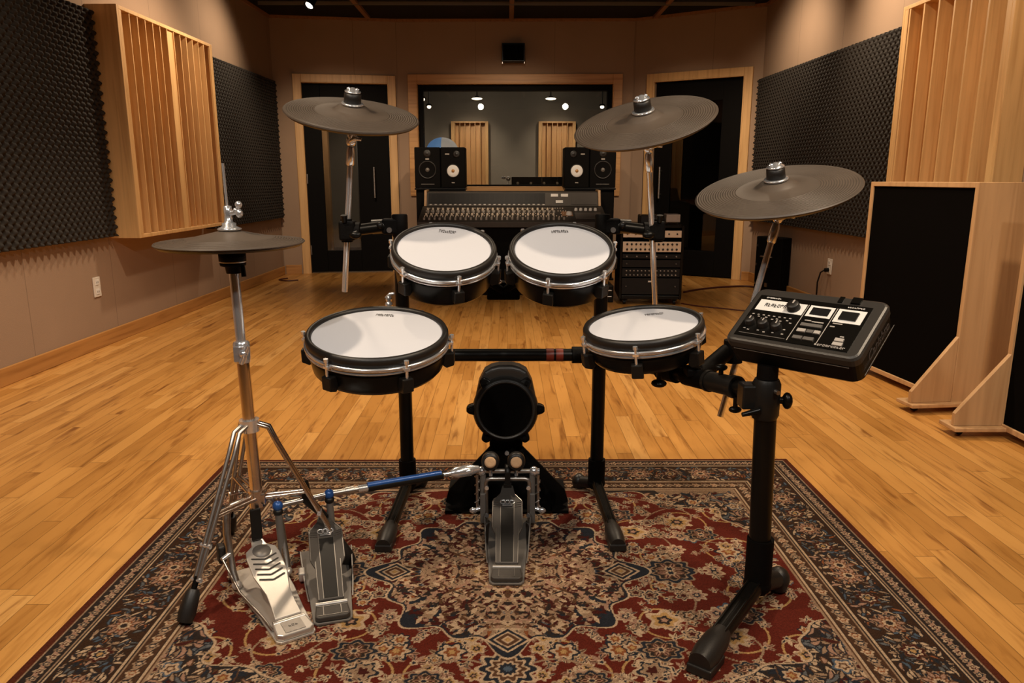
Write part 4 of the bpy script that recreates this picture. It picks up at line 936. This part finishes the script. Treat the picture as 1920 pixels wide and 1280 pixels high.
# front post collar and knob
m = MB(); m.tube([(PT.x, 1.6, .475), (PT.x, 1.6, .485), (PT.x, 1.6, .555), (PT.x, 1.6, .566)], [.027, .031, .031, .026], 26); m.box((PT.x-.03, 1.61, .525), (.05, .045, .055)); m.build('post_collar', M['darkplastic'], rack, bevel=.004)
m = MB(); m.tube([(PT.x+.02, 1.59, .52), (PT.x+.038, 1.585, .52)], .008, 10); m.ball((PT.x+.042, 1.583, .52), .016, 14, (.7, 1, 1.2)); m.build('knob', M['black'], rack)
m = MB(); m.tube([(PT.x-.022, 1.575, .50), (PT.x-.06, 1.57, .492)], [.008, .005], 10); m.build('latch_lever', M['black'], rack)
m = MB(); m.tube([(PT.x+.01, 1.57, .545), (PT.x+.012, 1.558, .545)], .005, 10); m.build('bolt', M['steel'], rack)
# upper arms that hold the crash booms
def upper(sgn, px, cx, cy):
    m = MB(); m.tube([(px, 2.25, .83), (px, 2.25, .835), (px, 2.25, .893), (px, 2.25, .897)], [.021, .0235, .0235, .021], 24); m.box((px+sgn*.026, 2.248, .862), (.05, .04, .046)); m.build('elbow_clamp', M['blackrough'], rack, bevel=.006)
    MB().tube([(px+sgn*.04, 2.248, .862), (cx-sgn*.02, cy, .853)], .0165, 22).build('upper_arm', M['black'], rack)
    m = MB(); m.tube([(px+sgn*.045, 2.248, .862), (px+sgn*.082, 2.246, .860)], .0215, 22); m.ball((px+sgn*.055, 2.222, .866), .010, 12); m.build('arm_collar', M['darkplastic'], rack)
    m = MB(); m.box((cx-sgn*.004, cy, .853), (.046, .05, .056)); m.tube([(cx, cy, .820), (cx, cy, .886)], .0165, 20); m.tube([(cx-sgn*.040, cy, .853), (cx-sgn*.02, cy, .853)], .0235, 18); m.build('boom_clamp', M['blackrough'], rack, bevel=.006)
    c = V(cx-sgn*.034, cy-.025, .850); m = MB(); m.tube([c, c+V(0, -.02, -.006)], .006, 8); m.ball(c+V(0, -.022, -.007), .012, 12, (1.5, .8, .9)); m.build('wing_screw', M['black'], rack)
    m = MB(); m.tube([(cx, cy-.024, .878), (cx, cy-.028, .898)], [.007, .010], 10); m.build('lever', M['black'], rack)
    m = MB(); m.tube([(px+sgn*.028, 2.229, .852), (px+sgn*.028, 2.222, .852)], .008, 12); m.build('bolt', M['steel'], rack)
upper(-1, PL.x, -.4675, 2.196); upper(1, PR.x, .4375, 2.193)

# ---------------------------------------------------------------- drum module
psi, th_ = -.822, .594
FM = Matrix.Translation((.6406, 1.58, .7012)) @ Matrix.Rotation(psi, 4, 'Z') @ Matrix.Rotation(th_, 4, 'X')
mod = thing('drum_module', 'black and grey drum module with control panel on the front post', 'drum module', FM)
W_, D_ = .297, .180; hx, hy = W_/2, D_/2
def rrect(x0, y0, x1, y1, r, z, n=5):
    out = []
    for cx, cy, a0 in ((x1-r, y1-r, 0), (x0+r, y1-r, 90), (x0+r, y0+r, 180), (x1-r, y0+r, 270)):
        for i in range(n+1): a = R(a0+90*i/n); out.append(V(cx+r*math.cos(a), cy+r*math.sin(a), z))
    return out
def loft(fr, rings, cap0=True, cap1=True, smooth=False):
    m = MB(fr); n = len(rings[0]); vs = [p for r_ in rings for p in r_]
    fs = [(i*n+k, i*n+(k+1) % n, (i+1)*n+(k+1) % n, (i+1)*n+k) for i in range(len(rings)-1) for k in range(n)]
    if cap0: fs.append(tuple(range(n))[::-1])
    if cap1: fs.append(tuple((len(rings)-1)*n+k for k in range(n)))
    return m.add(vs, fs, smooth)
loft(FM, [rrect(-hx+.014, -hy+.012, hx-.014, hy-.014, .02, -.080), rrect(-hx+.003, -hy+.003, hx-.003, hy-.003, .022, -.068), rrect(-hx+.001, -hy+.001, hx-.001, hy-.001, .020, -.022)]).build('lower_housing', M['black'], mod)
loft(FM, [rrect(-hx, -hy, hx, hy, .020, -.0215), rrect(-hx, -hy, hx, hy, .020, -.007), rrect(-hx+.003, -hy+.003, hx-.003, hy-.003, .018, -.002), rrect(-hx+.007, -hy+.007, hx-.007, hy-.007, .016, 0)]).build('upper_housing', M['plastic'], mod)
px0, px1, py0, py1 = -.130, .122, -.073, .062
MB(FM).span((px0, py0, .0003), (px1, py1, .002)).build('control_panel', M['black'], mod)
z = .0022
def pnl(x0, y0, x1, y1, mat, name, h=.0006, zz=.0022): return MB(FM).span((x0, y0, zz), (x1, y1, zz+h)).build(name, M[mat], mod)
pnl(-.122, .012, -.012, .047, 'white', 'name_plate')
pnl(-.004, .012, .050, .047, 'white', 'display_frame'); pnl(.003, .018, .043, .041, 'screen', 'display', .0006, .0030)
pnl(.058, .006, .116, .047, 'white', 'jog_frame'); pnl(.068, .014, .104, .038, 'darkplastic', 'jog_pad', .003, .0030)
pnl(-.0095, -.068, -.0080, .047, 'pale', 'divider_line'); pnl(.0535, -.068, .055, .047, 'pale', 'divider_line')
def txt(s_, x, y, size, mat, name, rot=0, zz=.0031, fr=None, shear=0., parent=None, ext=.0002):
    cu = bpy.data.curves.new(name, 'FONT'); cu.body = s_; cu.size = size; cu.extrude = ext; cu.align_x = 'CENTER'; cu.align_y = 'CENTER'; cu.shear = shear
    tmp = bpy.data.objects.new(name+'_tmp', cu); COL.objects.link(tmp); bpy.context.view_layer.update()
    me = bpy.data.meshes.new_from_object(tmp); me.name = name; bpy.data.objects.remove(tmp)
    o = bpy.data.objects.new(name, me); COL.objects.link(o); o.parent = parent or mod; me.materials.clear(); me.materials.append(M[mat])
    o.matrix_local = (fr if fr is not None else Matrix.Identity(4)) @ Matrix.Translation((x, y, zz)) @ Matrix.Rotation(R(rot), 4, 'Z'); WM[o.name] = WM[(parent or mod).name]
    return o
scribble(FM, (-.080, .031, 0), .052, .012, .0029, 7, 11).build('plate_lettering', M['ink'], mod)
scribble(FM, (-.095, .055, 0), .036, .004, .0022, 8, 12).build('small_lettering', M['white'], mod)
scribble(FM, (.090, .055, 0), .036, .004, .0022, 8, 13).build('small_lettering', M['white'], mod)
scribble(FM, (.083, -.066, 0), .064, .006, .0022, 11, 14).build('small_lettering', M['pale'], mod)
def knob(x, y, r, h, mat='black', cap='pale', name='knob'):
    k = MB(FM).lathe([(0, h), (r*.82, h), (r*.88, h-.001), (r, .0022)], (0, 0, 0), (0, 0, 1), 24)
    k.v = [FM @ (FM.inverted() @ v + V(x, y, 0)) for v in k.v]
    ko = k.build(name, M[mat], mod)
    q = MB(FM).span((x-r*.12, y+r*.1, h), (x+r*.12, y+r*.8, h+.0006)).build('pointer', M[cap], ko)
    return ko
knob(-.037, .030, .015, .017, 'rubber')
for x, y, r in ((-.110, -.032, .012), (-.078, -.034, .012), (-.046, -.036, .012)): knob(x, y, r, .015, 'rubber')
for x in np.arange(-.120, -.02, .0125): pnl(x, -.004, x+.005, -.0015, 'pale', 'tick_mark')
for i, (x, y) in enumerate([(-.118, -.014), (-.104, -.010), (-.094, -.015), (-.086, -.010), (-.070, -.014), (-.060, -.011), (-.050, -.016), (-.036, -.012), (-.026, -.018), (-.118, -.052), (-.108, -.055), (-.085, -.053), (-.07, -.056), (-.05, -.054), (-.03, -.04), (-.028, -.054)]): pnl(x, y, x+.005, y+.0025, 'pale', 'tick_mark')
pnl(-.122, -.066, -.014, -.0645, 'grey', 'divider_line')
for x, y, w_, mt_ in ((.000, -.038, .018, 'pale'), (.021, -.038, .014, 'grey'), (.037, -.038, .013, 'pale'), (.000, -.060, .020, 'grey'), (.023, -.060, .022, 'grey'), (.000, -.020, .046, 'grey'), (.086, -.050, .018, 'pale'), (.086, -.062, .020, 'pale')):
    pnl(x, y, x+w_, y+.009, mt_, 'button', .003)
for x, y, w_ in ((.002, -.002, .014), (.018, -.004, .026), (.062, .0, .020), (.060, -.010, .010), (.092, -.036, .008), (.004, -.012, .04)): pnl(x, y, x+w_, y+.003, 'pale', 'button_label')
pnl(.072, .068, .092, .086, 'black', 'power_switch', .004, .0003); pnl(.044, .068, .054, .086, 'black', 'sensor_window', .002, .0003)
MB(FM).span((-hx+.02, -hy-.0012, -.026), (hx-.02, -hy-.0002, -.0245)).build('front_trim_line', M['grey'], mod)
MB(FM).span((hx+.0002, -hy+.015, -.057), (hx+.0012, hy-.01, -.0555)).build('side_trim_line', M['grey'], mod)
txt('Carlsbro', 0, 0, .030, 'faint', 'side_lettering', fr=Matrix.Translation((hx, .005, -.036)) @ Matrix.Rotation(R(90), 4, 'Z') @ Matrix.Rotation(R(90), 4, 'X'), zz=.0002, shear=.3)
m = MB(); m.tube([(PT.x, 1.6, .567), (PT.x, 1.6, .598)], [.023, .023], 20); m.tube([FM @ V(-.045, .0, -.093), FM @ V(-.045, .0, -.0805)], [.03, .034], 20); m.build('mounting_stem', M['blackrough'], mod)

# ---------------------------------------------------------------- pedals
def pframe(heel, toe, z=RZ): 
    h = V(heel[0], heel[1], z); y = (V(toe[0], toe[1], z)-h).normalized(); x = y.cross(V(0, 0, 1)); m = Matrix((x, y, V(0, 0, 1))).transposed().to_4x4(); m.translation = h; return m
def outline_board(fr, prof, z_of, th, mat, name, parent, bevel=.0015):
    """board whose half width follows prof [(y, hw)], laid on slope z_of(y)"""
    vs = []; n = len(prof)
    for (y, hw) in prof: vs += [(-hw, y, z_of(y)), (hw, y, z_of(y)), (-hw, y, z_of(y)-th), (hw, y, z_of(y)-th)]
    fs = []
    for i in range(n-1):
        a, b = 4*i, 4*(i+1); fs += [(a, a+1, b+1, b), (a+2, b+2, b+3, a+3), (a, b, b+2, a+2), (a+1, a+3, b+3, b+1)]
    fs += [(0, 2, 3, 1), (4*n-4, 4*n-3, 4*n-1, 4*n-2)]
    return MB(fr).add(vs, fs).build(name, M[mat], parent, bevel=bevel)
def pedal_core(fr, rt_, L=.31, silver=False, hoop=.063, ztop=.142, rise=.125, hoopmat='steel', posts=True):
    zf = lambda y: .020+(rise-.020)*max(0, (y-.055))/(L-.055)
    hp = L+.015
    # base plate
    outline_board(fr, [(0, .036), (.01, .044), (.12, .050), (.22, .060), (hp+.03, .066)], lambda y: .0065, .006, 'alu' if silver else 'grey', 'base_plate', rt_)
    if not silver:
        for s_ in (-1, 1):
            MB(fr).prism([(s_*.050, .10, .007), (s_*.064, L-.02, .007), (s_*.064, L-.02, .040), (s_*.056, .16, .016)], (s_*.003, 0, 0)).build('side_rail', M['grey'], rt_)
    outline_board(fr, [(.002, .032), (.010, .040), (.055, .036)] if not silver else [(.002, .030), (.012, .042), (.060, .038)], lambda y: .020, .013, 'alu' if silver else 'boardgrey', 'heel_plate', rt_, .003)
    MB(fr).tube([(-.036, .060, .017), (.036, .060, .017)], .0065, 14).build('hinge', M['steel'], rt_)
    mat_ = 'alu' if silver else 'boardgrey'
    if silver: pf = [(.064, .030), (.10, .028), (.14, .028), (.17, .034), (.20, .040), (.26, .040), (.28, .036), (.295, .018), (L, .013)]
    else: pf = [(.064, .030), (.13, .029), (.155, .032), (.175, .041), (.185, .043), (.265, .043), (.275, .040), (.290, .022), (L, .015)]
    fb = outline_board(fr, pf, lambda y: zf(y)+.004, .006, mat_, 'footboard', rt_, .002)
    zz = lambda y: zf(y)+.0045
    def strip(y0, y1, x0, x1, w_, mat, name):
        dv = Vector((x1-x0, y1-y0, 0)).normalized(); nx_ = V(dv.y, -dv.x, 0)*w_/2
        MB(fr).prism([(x0-nx_.x, y0-nx_.y, zz(y0)), (x0+nx_.x, y0+nx_.y, zz(y0)), (x1+nx_.x, y1+nx_.y, zz(y1)), (x1-nx_.x, y1-nx_.y, zz(y1))], (0, 0, .0008)).build(name, M[mat], fb)
    if silver:
        for k in range(5):
            y = .175+.017*k
            for s_ in (-1, 1): strip(y, y+.011, 0, s_*.030, .0045, 'ink', 'grip_slot')
        MB(fr).lathe([(.0, .001), (.022, .001), (.022, 0)], (0, .272, zz(.272)), (0, -(rise-.02)/(L-.055), 1), 20).build('logo_badge', M['grey'], fb)
        MB(fr).span((-.022, .008, .0205), (.022, .052, .022)).build('heel_recess', M['steel'], rt_)
        scribble(fr, (.0, .03, 0), .022, .008, .0222, 3, 33).build('heel_lettering', M['grey'], rt_)
    else:
        for s_ in (-1, 1):
            strip(.066, .262, s_*.017, s_*.019, .0016, 'steel', 'raised_line')
            strip(.176, .266, s_*.0405, s_*.0405, .0016, 'steel', 'raised_line'); strip(.064, .172, s_*.028, s_*.030, .0016, 'steel', 'raised_line')
            for k in range(3): strip(.245+.007*k, .249+.007*k, s_*.020, s_*.041, .0014, 'steel', 'raised_line')
            strip(.267, .292, s_*.040, s_*.020, .0016, 'steel', 'raised_line')
        outline_board(fr, [(.068, .0155), (.24, .018)], lambda y: zf(y)+.0050, .0006, 'darkplastic', 'grip_insert', fb, 0)
        for x in (-.012, 0, .012): MB(fr).lathe([(.009, .0012), (.006, .0012), (.006, .0004)], (x, .262, zz(.262)), (0, -.4, 1), 16).build('logo_ring', M['chrome'], fb)
        scribble(fr, (.0, 0, 0), .026, .006, 0, 4, 21)
        MB(fr).box((0, .250, zz(.250)+.001), (.028, .006, .001)).build('logo_bar', M['chrome'], fb)
        for x in (-.020, .020): MB(fr).span((x-.0008, .008, .0202), (x+.0008, .050, .0212)).build('raised_line', M['steel'], rt_)
        MB(fr).span((-.034, .008, .0202), (.034, .0096, .0212)).build('raised_line', M['steel'], rt_); MB(fr).span((-.034, .046, .0202), (.034, .0476, .0212)).build('raised_line', M['steel'], rt_)
    MB(fr).span((-.011, L-.012, zf(L)+.002), (.011, L+.006, zf(L)+.010)).build('toe_clamp', M['darkplastic'], rt_)
    if posts:
        m = MB(fr); r = .0065
        m.tube([(-hoop, hp, .007), (-hoop, hp, ztop-.012), (-hoop+.004, hp, ztop-.003), (-hoop+.014, hp, ztop), (hoop-.014, hp, ztop), (hoop-.004, hp, ztop-.003), (hoop, hp, ztop-.012), (hoop, hp, .007)], r, 14)
        m.build('hoop_frame', M[hoopmat], rt_)
    return zf, hp
ped = thing('double_bass_pedal', 'double bass drum pedal, two grey footboards linked by blue drive shaft', 'bass drum pedal', (-.003, 1.694, RZ))
fk = pframe((-.003, 1.690), (0, 2.02)); zf, hp = pedal_core(fk, ped, .325)
AX = .164
for s_ in (-1, 1):
    m = MB(fk); m.span((s_*.072-.008, hp-.012, .007), (s_*.072+.008, hp+.03, .10)); m.tube([(s_*.072, hp+.005, .09), (s_*.072, hp+.005, AX)], .009, 14); m.build('bearing_post', M['grey'], ped, bevel=.003)
    m = MB(fk); m.ball((s_*.076, hp+.004, AX), .014, 14); m.tube([(s_*.066, hp+.004, AX), (s_*.092, hp+.004, AX)], .009, 14); m.build('bearing', M['chrome'], ped)
    m = MB(fk); m.tube([(s_*.088, hp, AX-.01), (s_*.088, hp-.002, .05)], .0045, 10)
    for i in range(12): z0 = .055+.0085*i; m.tube([(s_*.088+.0075*math.cos(i*2), hp+.0075*math.sin(i*2), z0), (s_*.088+.0075*math.cos(i*2+1.5), hp+.0075*math.sin(i*2+1.5), z0+.006)], .0018, 6)
    m.build('spring', M['steel'], ped)
    m = MB(fk); m.tube([(s_*.070, hp+.0, .052), (s_*.100, hp-.01, .048)], .006, 10); m.ball((s_*.100, hp-.01, .048), .009, 10, (1.3, .8, 1)); m.build('wing_screw', M['chrome'], ped)
    for z0 in (.035, .12): MB(fk).tube([(s_*.060, hp-.012, z0), (s_*.060, hp-.018, z0)], .006, 10).build('bolt', M['chrome'], ped)
MB(fk).tube([(-.085, hp+.004, AX), (.085, hp+.004, AX)], .0065, 14).build('axle', M['steel'], ped)
MB(fk).lathe([(.0, -.008), (.024, -.008), (.024, .008), (0, .008)], (0, hp+.004, AX-.004), (1, 0, 0), 20).build('cam', M['darkplastic'], ped)
m = MB(fk); m.span((-.007, hp-.022, zf(hp-.02)+.006), (.007, hp-.019, AX+.005)); m.build('chain_strap', M['darkplastic'], ped)
for x, dz in ((-.049, 0), (.025, 0)):
    bt = V(x+.002, hp-.012, .0)
    m = MB(fk); m.tube([(x, hp+.004, AX-.012), (x, hp-.005, AX+.02)], .006, 10); st_ = m.build('beater_rod', M['chrome'], ped)
fb_ = [(-.0525, .003), (.0220, .003)]
for x, _ in fb_:
    c = V(x+.003, hp-.004, .198); ax = (0, -1, .12)
    MB(fk).lathe([(0, -.022), (.018, -.022), (.0255, -.014), (.026, .006), (.0235, .014), (.0165, .015)], c, ax, 28).build('beater', M['rubber'], ped)
    MB(fk).lathe([(.0165, .012), (.0165, .0165), (.010, .0175), (0, .0165)], c, ax, 24).build('beater_face', M['felt'], ped)
# slave pedal
fs_ = pframe((-.397, 1.528), (-.505, 1.90)); zf2, hp2 = pedal_core(fs_, ped, .315, posts=False, rise=.120)
d0 = V(-.579, 1.775, .190); d1 = V(-.481, 1.86, .188); 
dl0, dl1 = V(-.583, 1.765, .190), V(-.468, 1.83, .193)
for p in (dl0, dl1):
    m = MB(); m.tube([(p.x+.004, p.y+.004, RZ+.006), (p.x, p.y, p.z-.01)], [.010, .009], 14); m.build('bearing_post', M['grey'], ped)
    m = MB(); m.ball(p, .0135, 16); m.build('blue_cap', M['blue'], ped)
    MB().ball(p-V(0, 0, .016), .013, 14, (1, 1, .8)).build('bearing', M['darkplastic'], ped)
MB().tube([dl0, dl1], .0068, 14).build('axle', M['steel'], ped)
c = lerp(dl0, dl1, .58); top = fs_ @ V(0, .31, zf2(.31)+.008)
m = MB(); m.tube([top, c+V(.0, -.004, 0), c+V(-.012, .012, .045)], [.010, .014, .012], 10); m.build('chain_drive', M['darkplastic'], ped)
m = MB(fs_); m.span((-.055, .20, .004), (-.072, .235, .028)); m.build('side_block', M['alu'], ped, bevel=.004)
dr0 = dl1; dr1 = V(-.083, 2.02, .186); a_ = lerp(dr0, dr1, .20); b_ = lerp(dr0, dr1, .24); c_ = lerp(dr0, dr1, .74); e_ = lerp(dr0, dr1, .86)
m = MB(); m.tube([dr0, a_], .0085, 14); m.tube([lerp(dr0, dr1, .10), lerp(dr0, dr1, .15)], .011, 14); m.build('drive_shaft_rod', M['steel'], ped)
m = MB(); m.tube([a_-(a_-dr0)*.1, b_], .0105, 14); m.build('shaft_joint', M['chrome'], ped)
MB().tube([b_, c_], .0120, 20).build('drive_shaft', M['darkplastic'], ped)
u_ = (c_-b_).normalized(); MB().tube([b_+V(-.002, -.003, .0062)+u_*.002, c_+V(-.002, -.003, .0062)-u_*.002], .0088, 16).build('blue_sleeve', M['blue'], ped)
m = MB(); m.tube([c_, lerp(dr0, dr1, .80)], .006, 12); m.tube([lerp(dr0, dr1, .80), lerp(dr0, dr1, .83), lerp(dr0, dr1, .93), dr1], [.009, .016, .017, .009], 16); m.ball(lerp(dr0, dr1, .9), .019, 14, (1.4, .9, .7)); m.build('universal_joint', M['chrome'], ped)

# ---------------------------------------------------------------- kick pad tower
kick = thing('kick_pad', 'black kick drum pad tower standing behind the bass pedal beaters', 'kick pad', (-.003, 2.24, RZ))
kc = V(-.006, 2.205, .305); ax = V(0, -1, .16).normalized()
MB().lathe([(0, -.075), (.085, -.075), (.098, -.068), (.101, -.05), (.102, -.01), (.099, .004), (.095, .012), (.089, .014)], kc, ax, 56).build('pad_housing', M['darkplastic'], kick)
MB().lathe([(.0885, .010), (.0905, .019), (.086, .021), (.081, .013)], kc, ax, 56).build('pad_rim', M['rubber'], kick)
MB().lathe([(.0815, .0125), (.030, .0145), (0, .015)], kc, ax, 48).build('striking_surface', M['cloth'], kick)
hp_ = [(-.097, -.02), (-.094, .03), (-.084, .075), (-.066, .112), (-.045, .124), (-.02, .130), (.02, .130), (.045, .124), (.066, .112), (.084, .075), (.094, .03), (.097, -.02), (.06, -.07), (-.06, -.07)]
MB().prism([(kc.x+a, kc.y+.028, kc.z+b) for a, b in hp_], (0, .075, 0)).build('pad_hood', M['plastic'], kick, bevel=.012, bseg=4)
fk2 = frame(kc, ax, (0, 0, 1))
for k, a in enumerate((0, 52, 128, 180, 236, 304)):
    F2 = fk2 @ Matrix.Rotation(R(a), 4, 'Z'); rr_ = .101
    m = MB(F2); m.prism([(rr_-.008, -.019, .006), (rr_+.012, -.013, .004), (rr_+.020, -.008, .002), (rr_+.020, .008, .002), (rr_+.012, .013, .004), (rr_-.008, .019, .006)], (0, 0, -.045)); m.build('lug', M['black'], kick, bevel=.004)
    m = MB(F2); m.tube([(rr_+.004, 0, .002), (rr_+.004, 0, .014)], .006, 10); m.build('lug_screw', M['blackrough'], kick)
m = MB(); m.prism([(-.057, 2.235, .030), (.047, 2.235, .030), (.047, 2.235, .29), (-.057, 2.235, .29)], (0, .05, 0)); m.build('tower', M['blackrough'], kick, bevel=.004)
for s_, x0, x1 in ((-1, -.045, -.190), (1, .037, .185)):
    m = MB(); m.prism([(x0, 2.234, .185), (x1+s_*-.012, 2.13, .075), (x1, 2.13, .035), (x1-s_*.03, 2.14, RZ+.003), (x0, 2.20, RZ+.003)], (0, .010, 0)); m.build('side_wing', M['blackrough'], kick)
    m = MB(); m.span((min(x1, x1-s_*.05), 2.10, RZ+.0005), (max(x1, x1-s_*.05), 2.34, RZ+.010)); m.build('foot', M['blackrough'], kick)
m = MB(); m.span((-.15, 2.10, RZ+.0006), (.145, 2.30, RZ+.006)); m.build('base_plate', M['black'], kick)
MB().prism([(-.06, 2.20, RZ+.0065), (.052, 2.20, RZ+.0065), (.052, 2.20, .16), (-.06, 2.20, .16)], (0, .034, 0)).build('front_plate', M['blackrough'], kick)
MB().tube([(-.002, 2.197, .165), (-.002, 2.203, .165)], .007, 12).build('bolt', M['chrome'], kick)

# ---------------------------------------------------------------- hi-hat stand, clutch and cymbal
hs = thing('hi_hat_stand', 'chrome hi-hat stand with tripod legs and silver footboard', 'hi-hat stand', (-.66, 1.76, RZ))
HT = V(-.648, 1.765, .83); HB = V(-.634, 1.765, .225); ud = (HT-HB).normalized()
def hz(z): return HB+(HT-HB)*((z-HB.z)/(HT.z-HB.z))
MB().tube([hz(.60), hz(.83)], .0118, 20).build('upper_tube', M['chrome'], hs)
MB().tube([hz(.20), hz(.60)], .0150, 22).build('lower_tube', M['copperchrome'], hs)
m = MB(); m.tube([hz(.565), hz(.575), hz(.612), hz(.617)], [.018, .0195, .0195, .016], 20); m.box(hz(.59)+V(0, -.018, 0), (.022, .018, .036)); cl_ = m.build('height_clamp', M['chrome'], hs)
m = MB(); m.tube([hz(.575)+V(.004, -.024, -.008), hz(.60)+V(.026, -.028, .012)], [.006, .0045], 10); m.ball(hz(.592)+V(.012, -.026, 0), .010, 10); m.build('wing_screw', M['chrome'], cl_)
m = MB(); m.lathe([(0, .83), (.030, .83), (.031, .845), (.029, .853), (0, .853)][:0] or [(0, 0), (.017, 0), (.019, .015), (.029, .018), (.030, .024), (.027, .027), (.031, .029), (.031, .047), (.028, .050), (0, .050)], hz(.782)+V(0, 0, 0), ud, 28); m.build('seat_cup', M['blackrough'], hs)
MB().lathe([(.0305, 0), (.0315, .002), (.0305, .004)], hz(.808), ud, 28).build('seat_ring', M['steel'], hs)
m = MB(); m.tube([hz(.80)+V(.026, -.01, 0), hz(.775)+V(.027, -.012, 0)], [.005, .006], 10); m.build('tilt_screw', M['black'], hs)
MB().tube([hz(.835), hz(1.035)], .0032, 10).build('pull_rod', M['chrome'], hs)
# hub and legs
hub = hz(.405); lowhub = hz(.215)
m = MB(); m.tube([hz(.390), hz(.420)], .024, 22); m.build('leg_hub', M['chrome'], hs)
m = MB(); m.tube([hz(.192), hz(.235)], .021, 20); m.box(hz(.214), (.05, .03, .03)); m.build('lower_hub', M['copperchrome'], hs, bevel=.004)
feet = [(-.735, 1.535), (-.418, 1.800), (-.797, 1.975)]
for fx, fy in feet:
    f_ = V(fx, fy, RZ+.012); dirn = (V(fx, fy, 0)-V(hub.x, hub.y, 0)).normalized(); sh = hub+dirn*.045+V(0, 0, -.012)
    side = V(-dirn.y, dirn.x, 0)
    kn = lerp(sh, f_, .10)
    m = MB(); 
    for s_ in (-1, 1):
        o_ = side*(.0085*s_); m.tube([hub+dirn*.018+o_+V(0, 0, .004), sh+o_+V(0, 0, .006), kn+o_, lerp(sh, f_, .80)+o_*.6], .0052, 10)
    lg = m.build('leg', M['copperchrome'] if fx > -.5 else M['steel'], hs)
    ed = lerp(sh, f_, .78)
    MB().tube([ed, lerp(sh, f_, .97)], .0065, 12).build('leg_tip', M['blackrough'], lg)
    for t in (.62, .80): MB().tube([lerp(sh, f_, t)-side*.014, lerp(sh, f_, t)+side*.014], .0055, 10).build('rivet', M['chrome'], lg)
    uu = (f_-sh).normalized(); MB().tube([f_-uu*.065, f_-uu*.055, f_-uu*.012, f_+uu*.008], [.012, .017, .020, .017], 16).build('rubber_tip', M['rubber'], lg)
    md = lerp(sh, f_, .46); m = MB()
    for s_ in (-1, 1): m.tube([lowhub+side*.011*s_, md+side*.007*s_], .0042, 8)
    m.build('brace', M['copperchrome'], hs)
# pedal frame of the hi-hat: two bowed uprights
fh = pframe((-.462, 1.468), (-.645, 1.755)); zf3, hp3 = pedal_core(fh, hs, .325, silver=True, posts=False, rise=.105)
yh = .345
for s_ in (-1, 1):
    m = MB(fh); pts = [(s_*.062, yh-.06, .010), (s_*.066, yh-.04, .045), (s_*.066, yh-.01, .13), (s_*.060, yh, .178), (s_*.046, yh+.004, .194), (s_*.014, yh+.006, .198)]
    m.tube(pts, .0095, 14); m.build('side_frame', M['steel'], hs)
    m = MB(fh); m.ball((s_*.062, yh-.06, .013), .013, 12, (1, 1.2, .9)); m.build('pivot', M['alu'], hs)
m = MB(fh); m.tube([(-.067, yh-.03, .085), (-.088, yh-.04, .080)], .006, 10); m.build('pivot_pin', M['chrome'], hs)
m = MB(fh); m.tube([(-.086, yh-.04, .080), (-.070, yh-.13, .030), (-.046, .11, .012), (-.040, .05, .010)], .0032, 8); m.build('radius_rod', M['steel'], hs)
m = MB(fh); m.span((-.013, yh-.04, zf3(.32)+.004), (.013, yh-.033, .19)); 
m.build('linkage_strap', M['darkplastic'], hs, bevel=.002)
m = MB(fh); m.box((-.082, yh-.005, .080), (.018, .03, .045)); m.build('side_pad', M['rubber'], hs, bevel=.004)
MB(fh).tube([(0, yh-.01, .16), (0, yh-.002, .205)], .0035, 8).build('chain_rod', M['steel'], hs)
frH, hh = cymbal('round black rubber hi-hat cymbal pad on the chrome stand at left', (-.650, 1.768, .856), (0, -.02, .999), .169, hat=True)
m = MB(frH); m.lathe([(.0035, .0265), (.026, .0265), (.028, .030), (.022, .033), (.016, .036), (.016, .043), (.010, .045), (.0085, .062), (.0095, .066), (.0090, .082), (.0036, .083)], seg=28); m.build('clutch', M['chrome'], hh)
m = MB(frH); m.tube([(.010, -.004, .066), (.022, -.01, .069), (.030, -.012, .078)], [.006, .0055, .006], 10); m.ball((.030, -.012, .086), .0085, 12); m.ball((.030, -.012, .066), .0085, 12, (1, 1, 1.2)); m.ball((.022, -.012, .073), .006, 10); m.build('clutch_wing_screw', M['chrome'], hh)
m = MB(frH); m.tube([(0, -.0, -.001), (0, 0, -.003)], .02, 16);
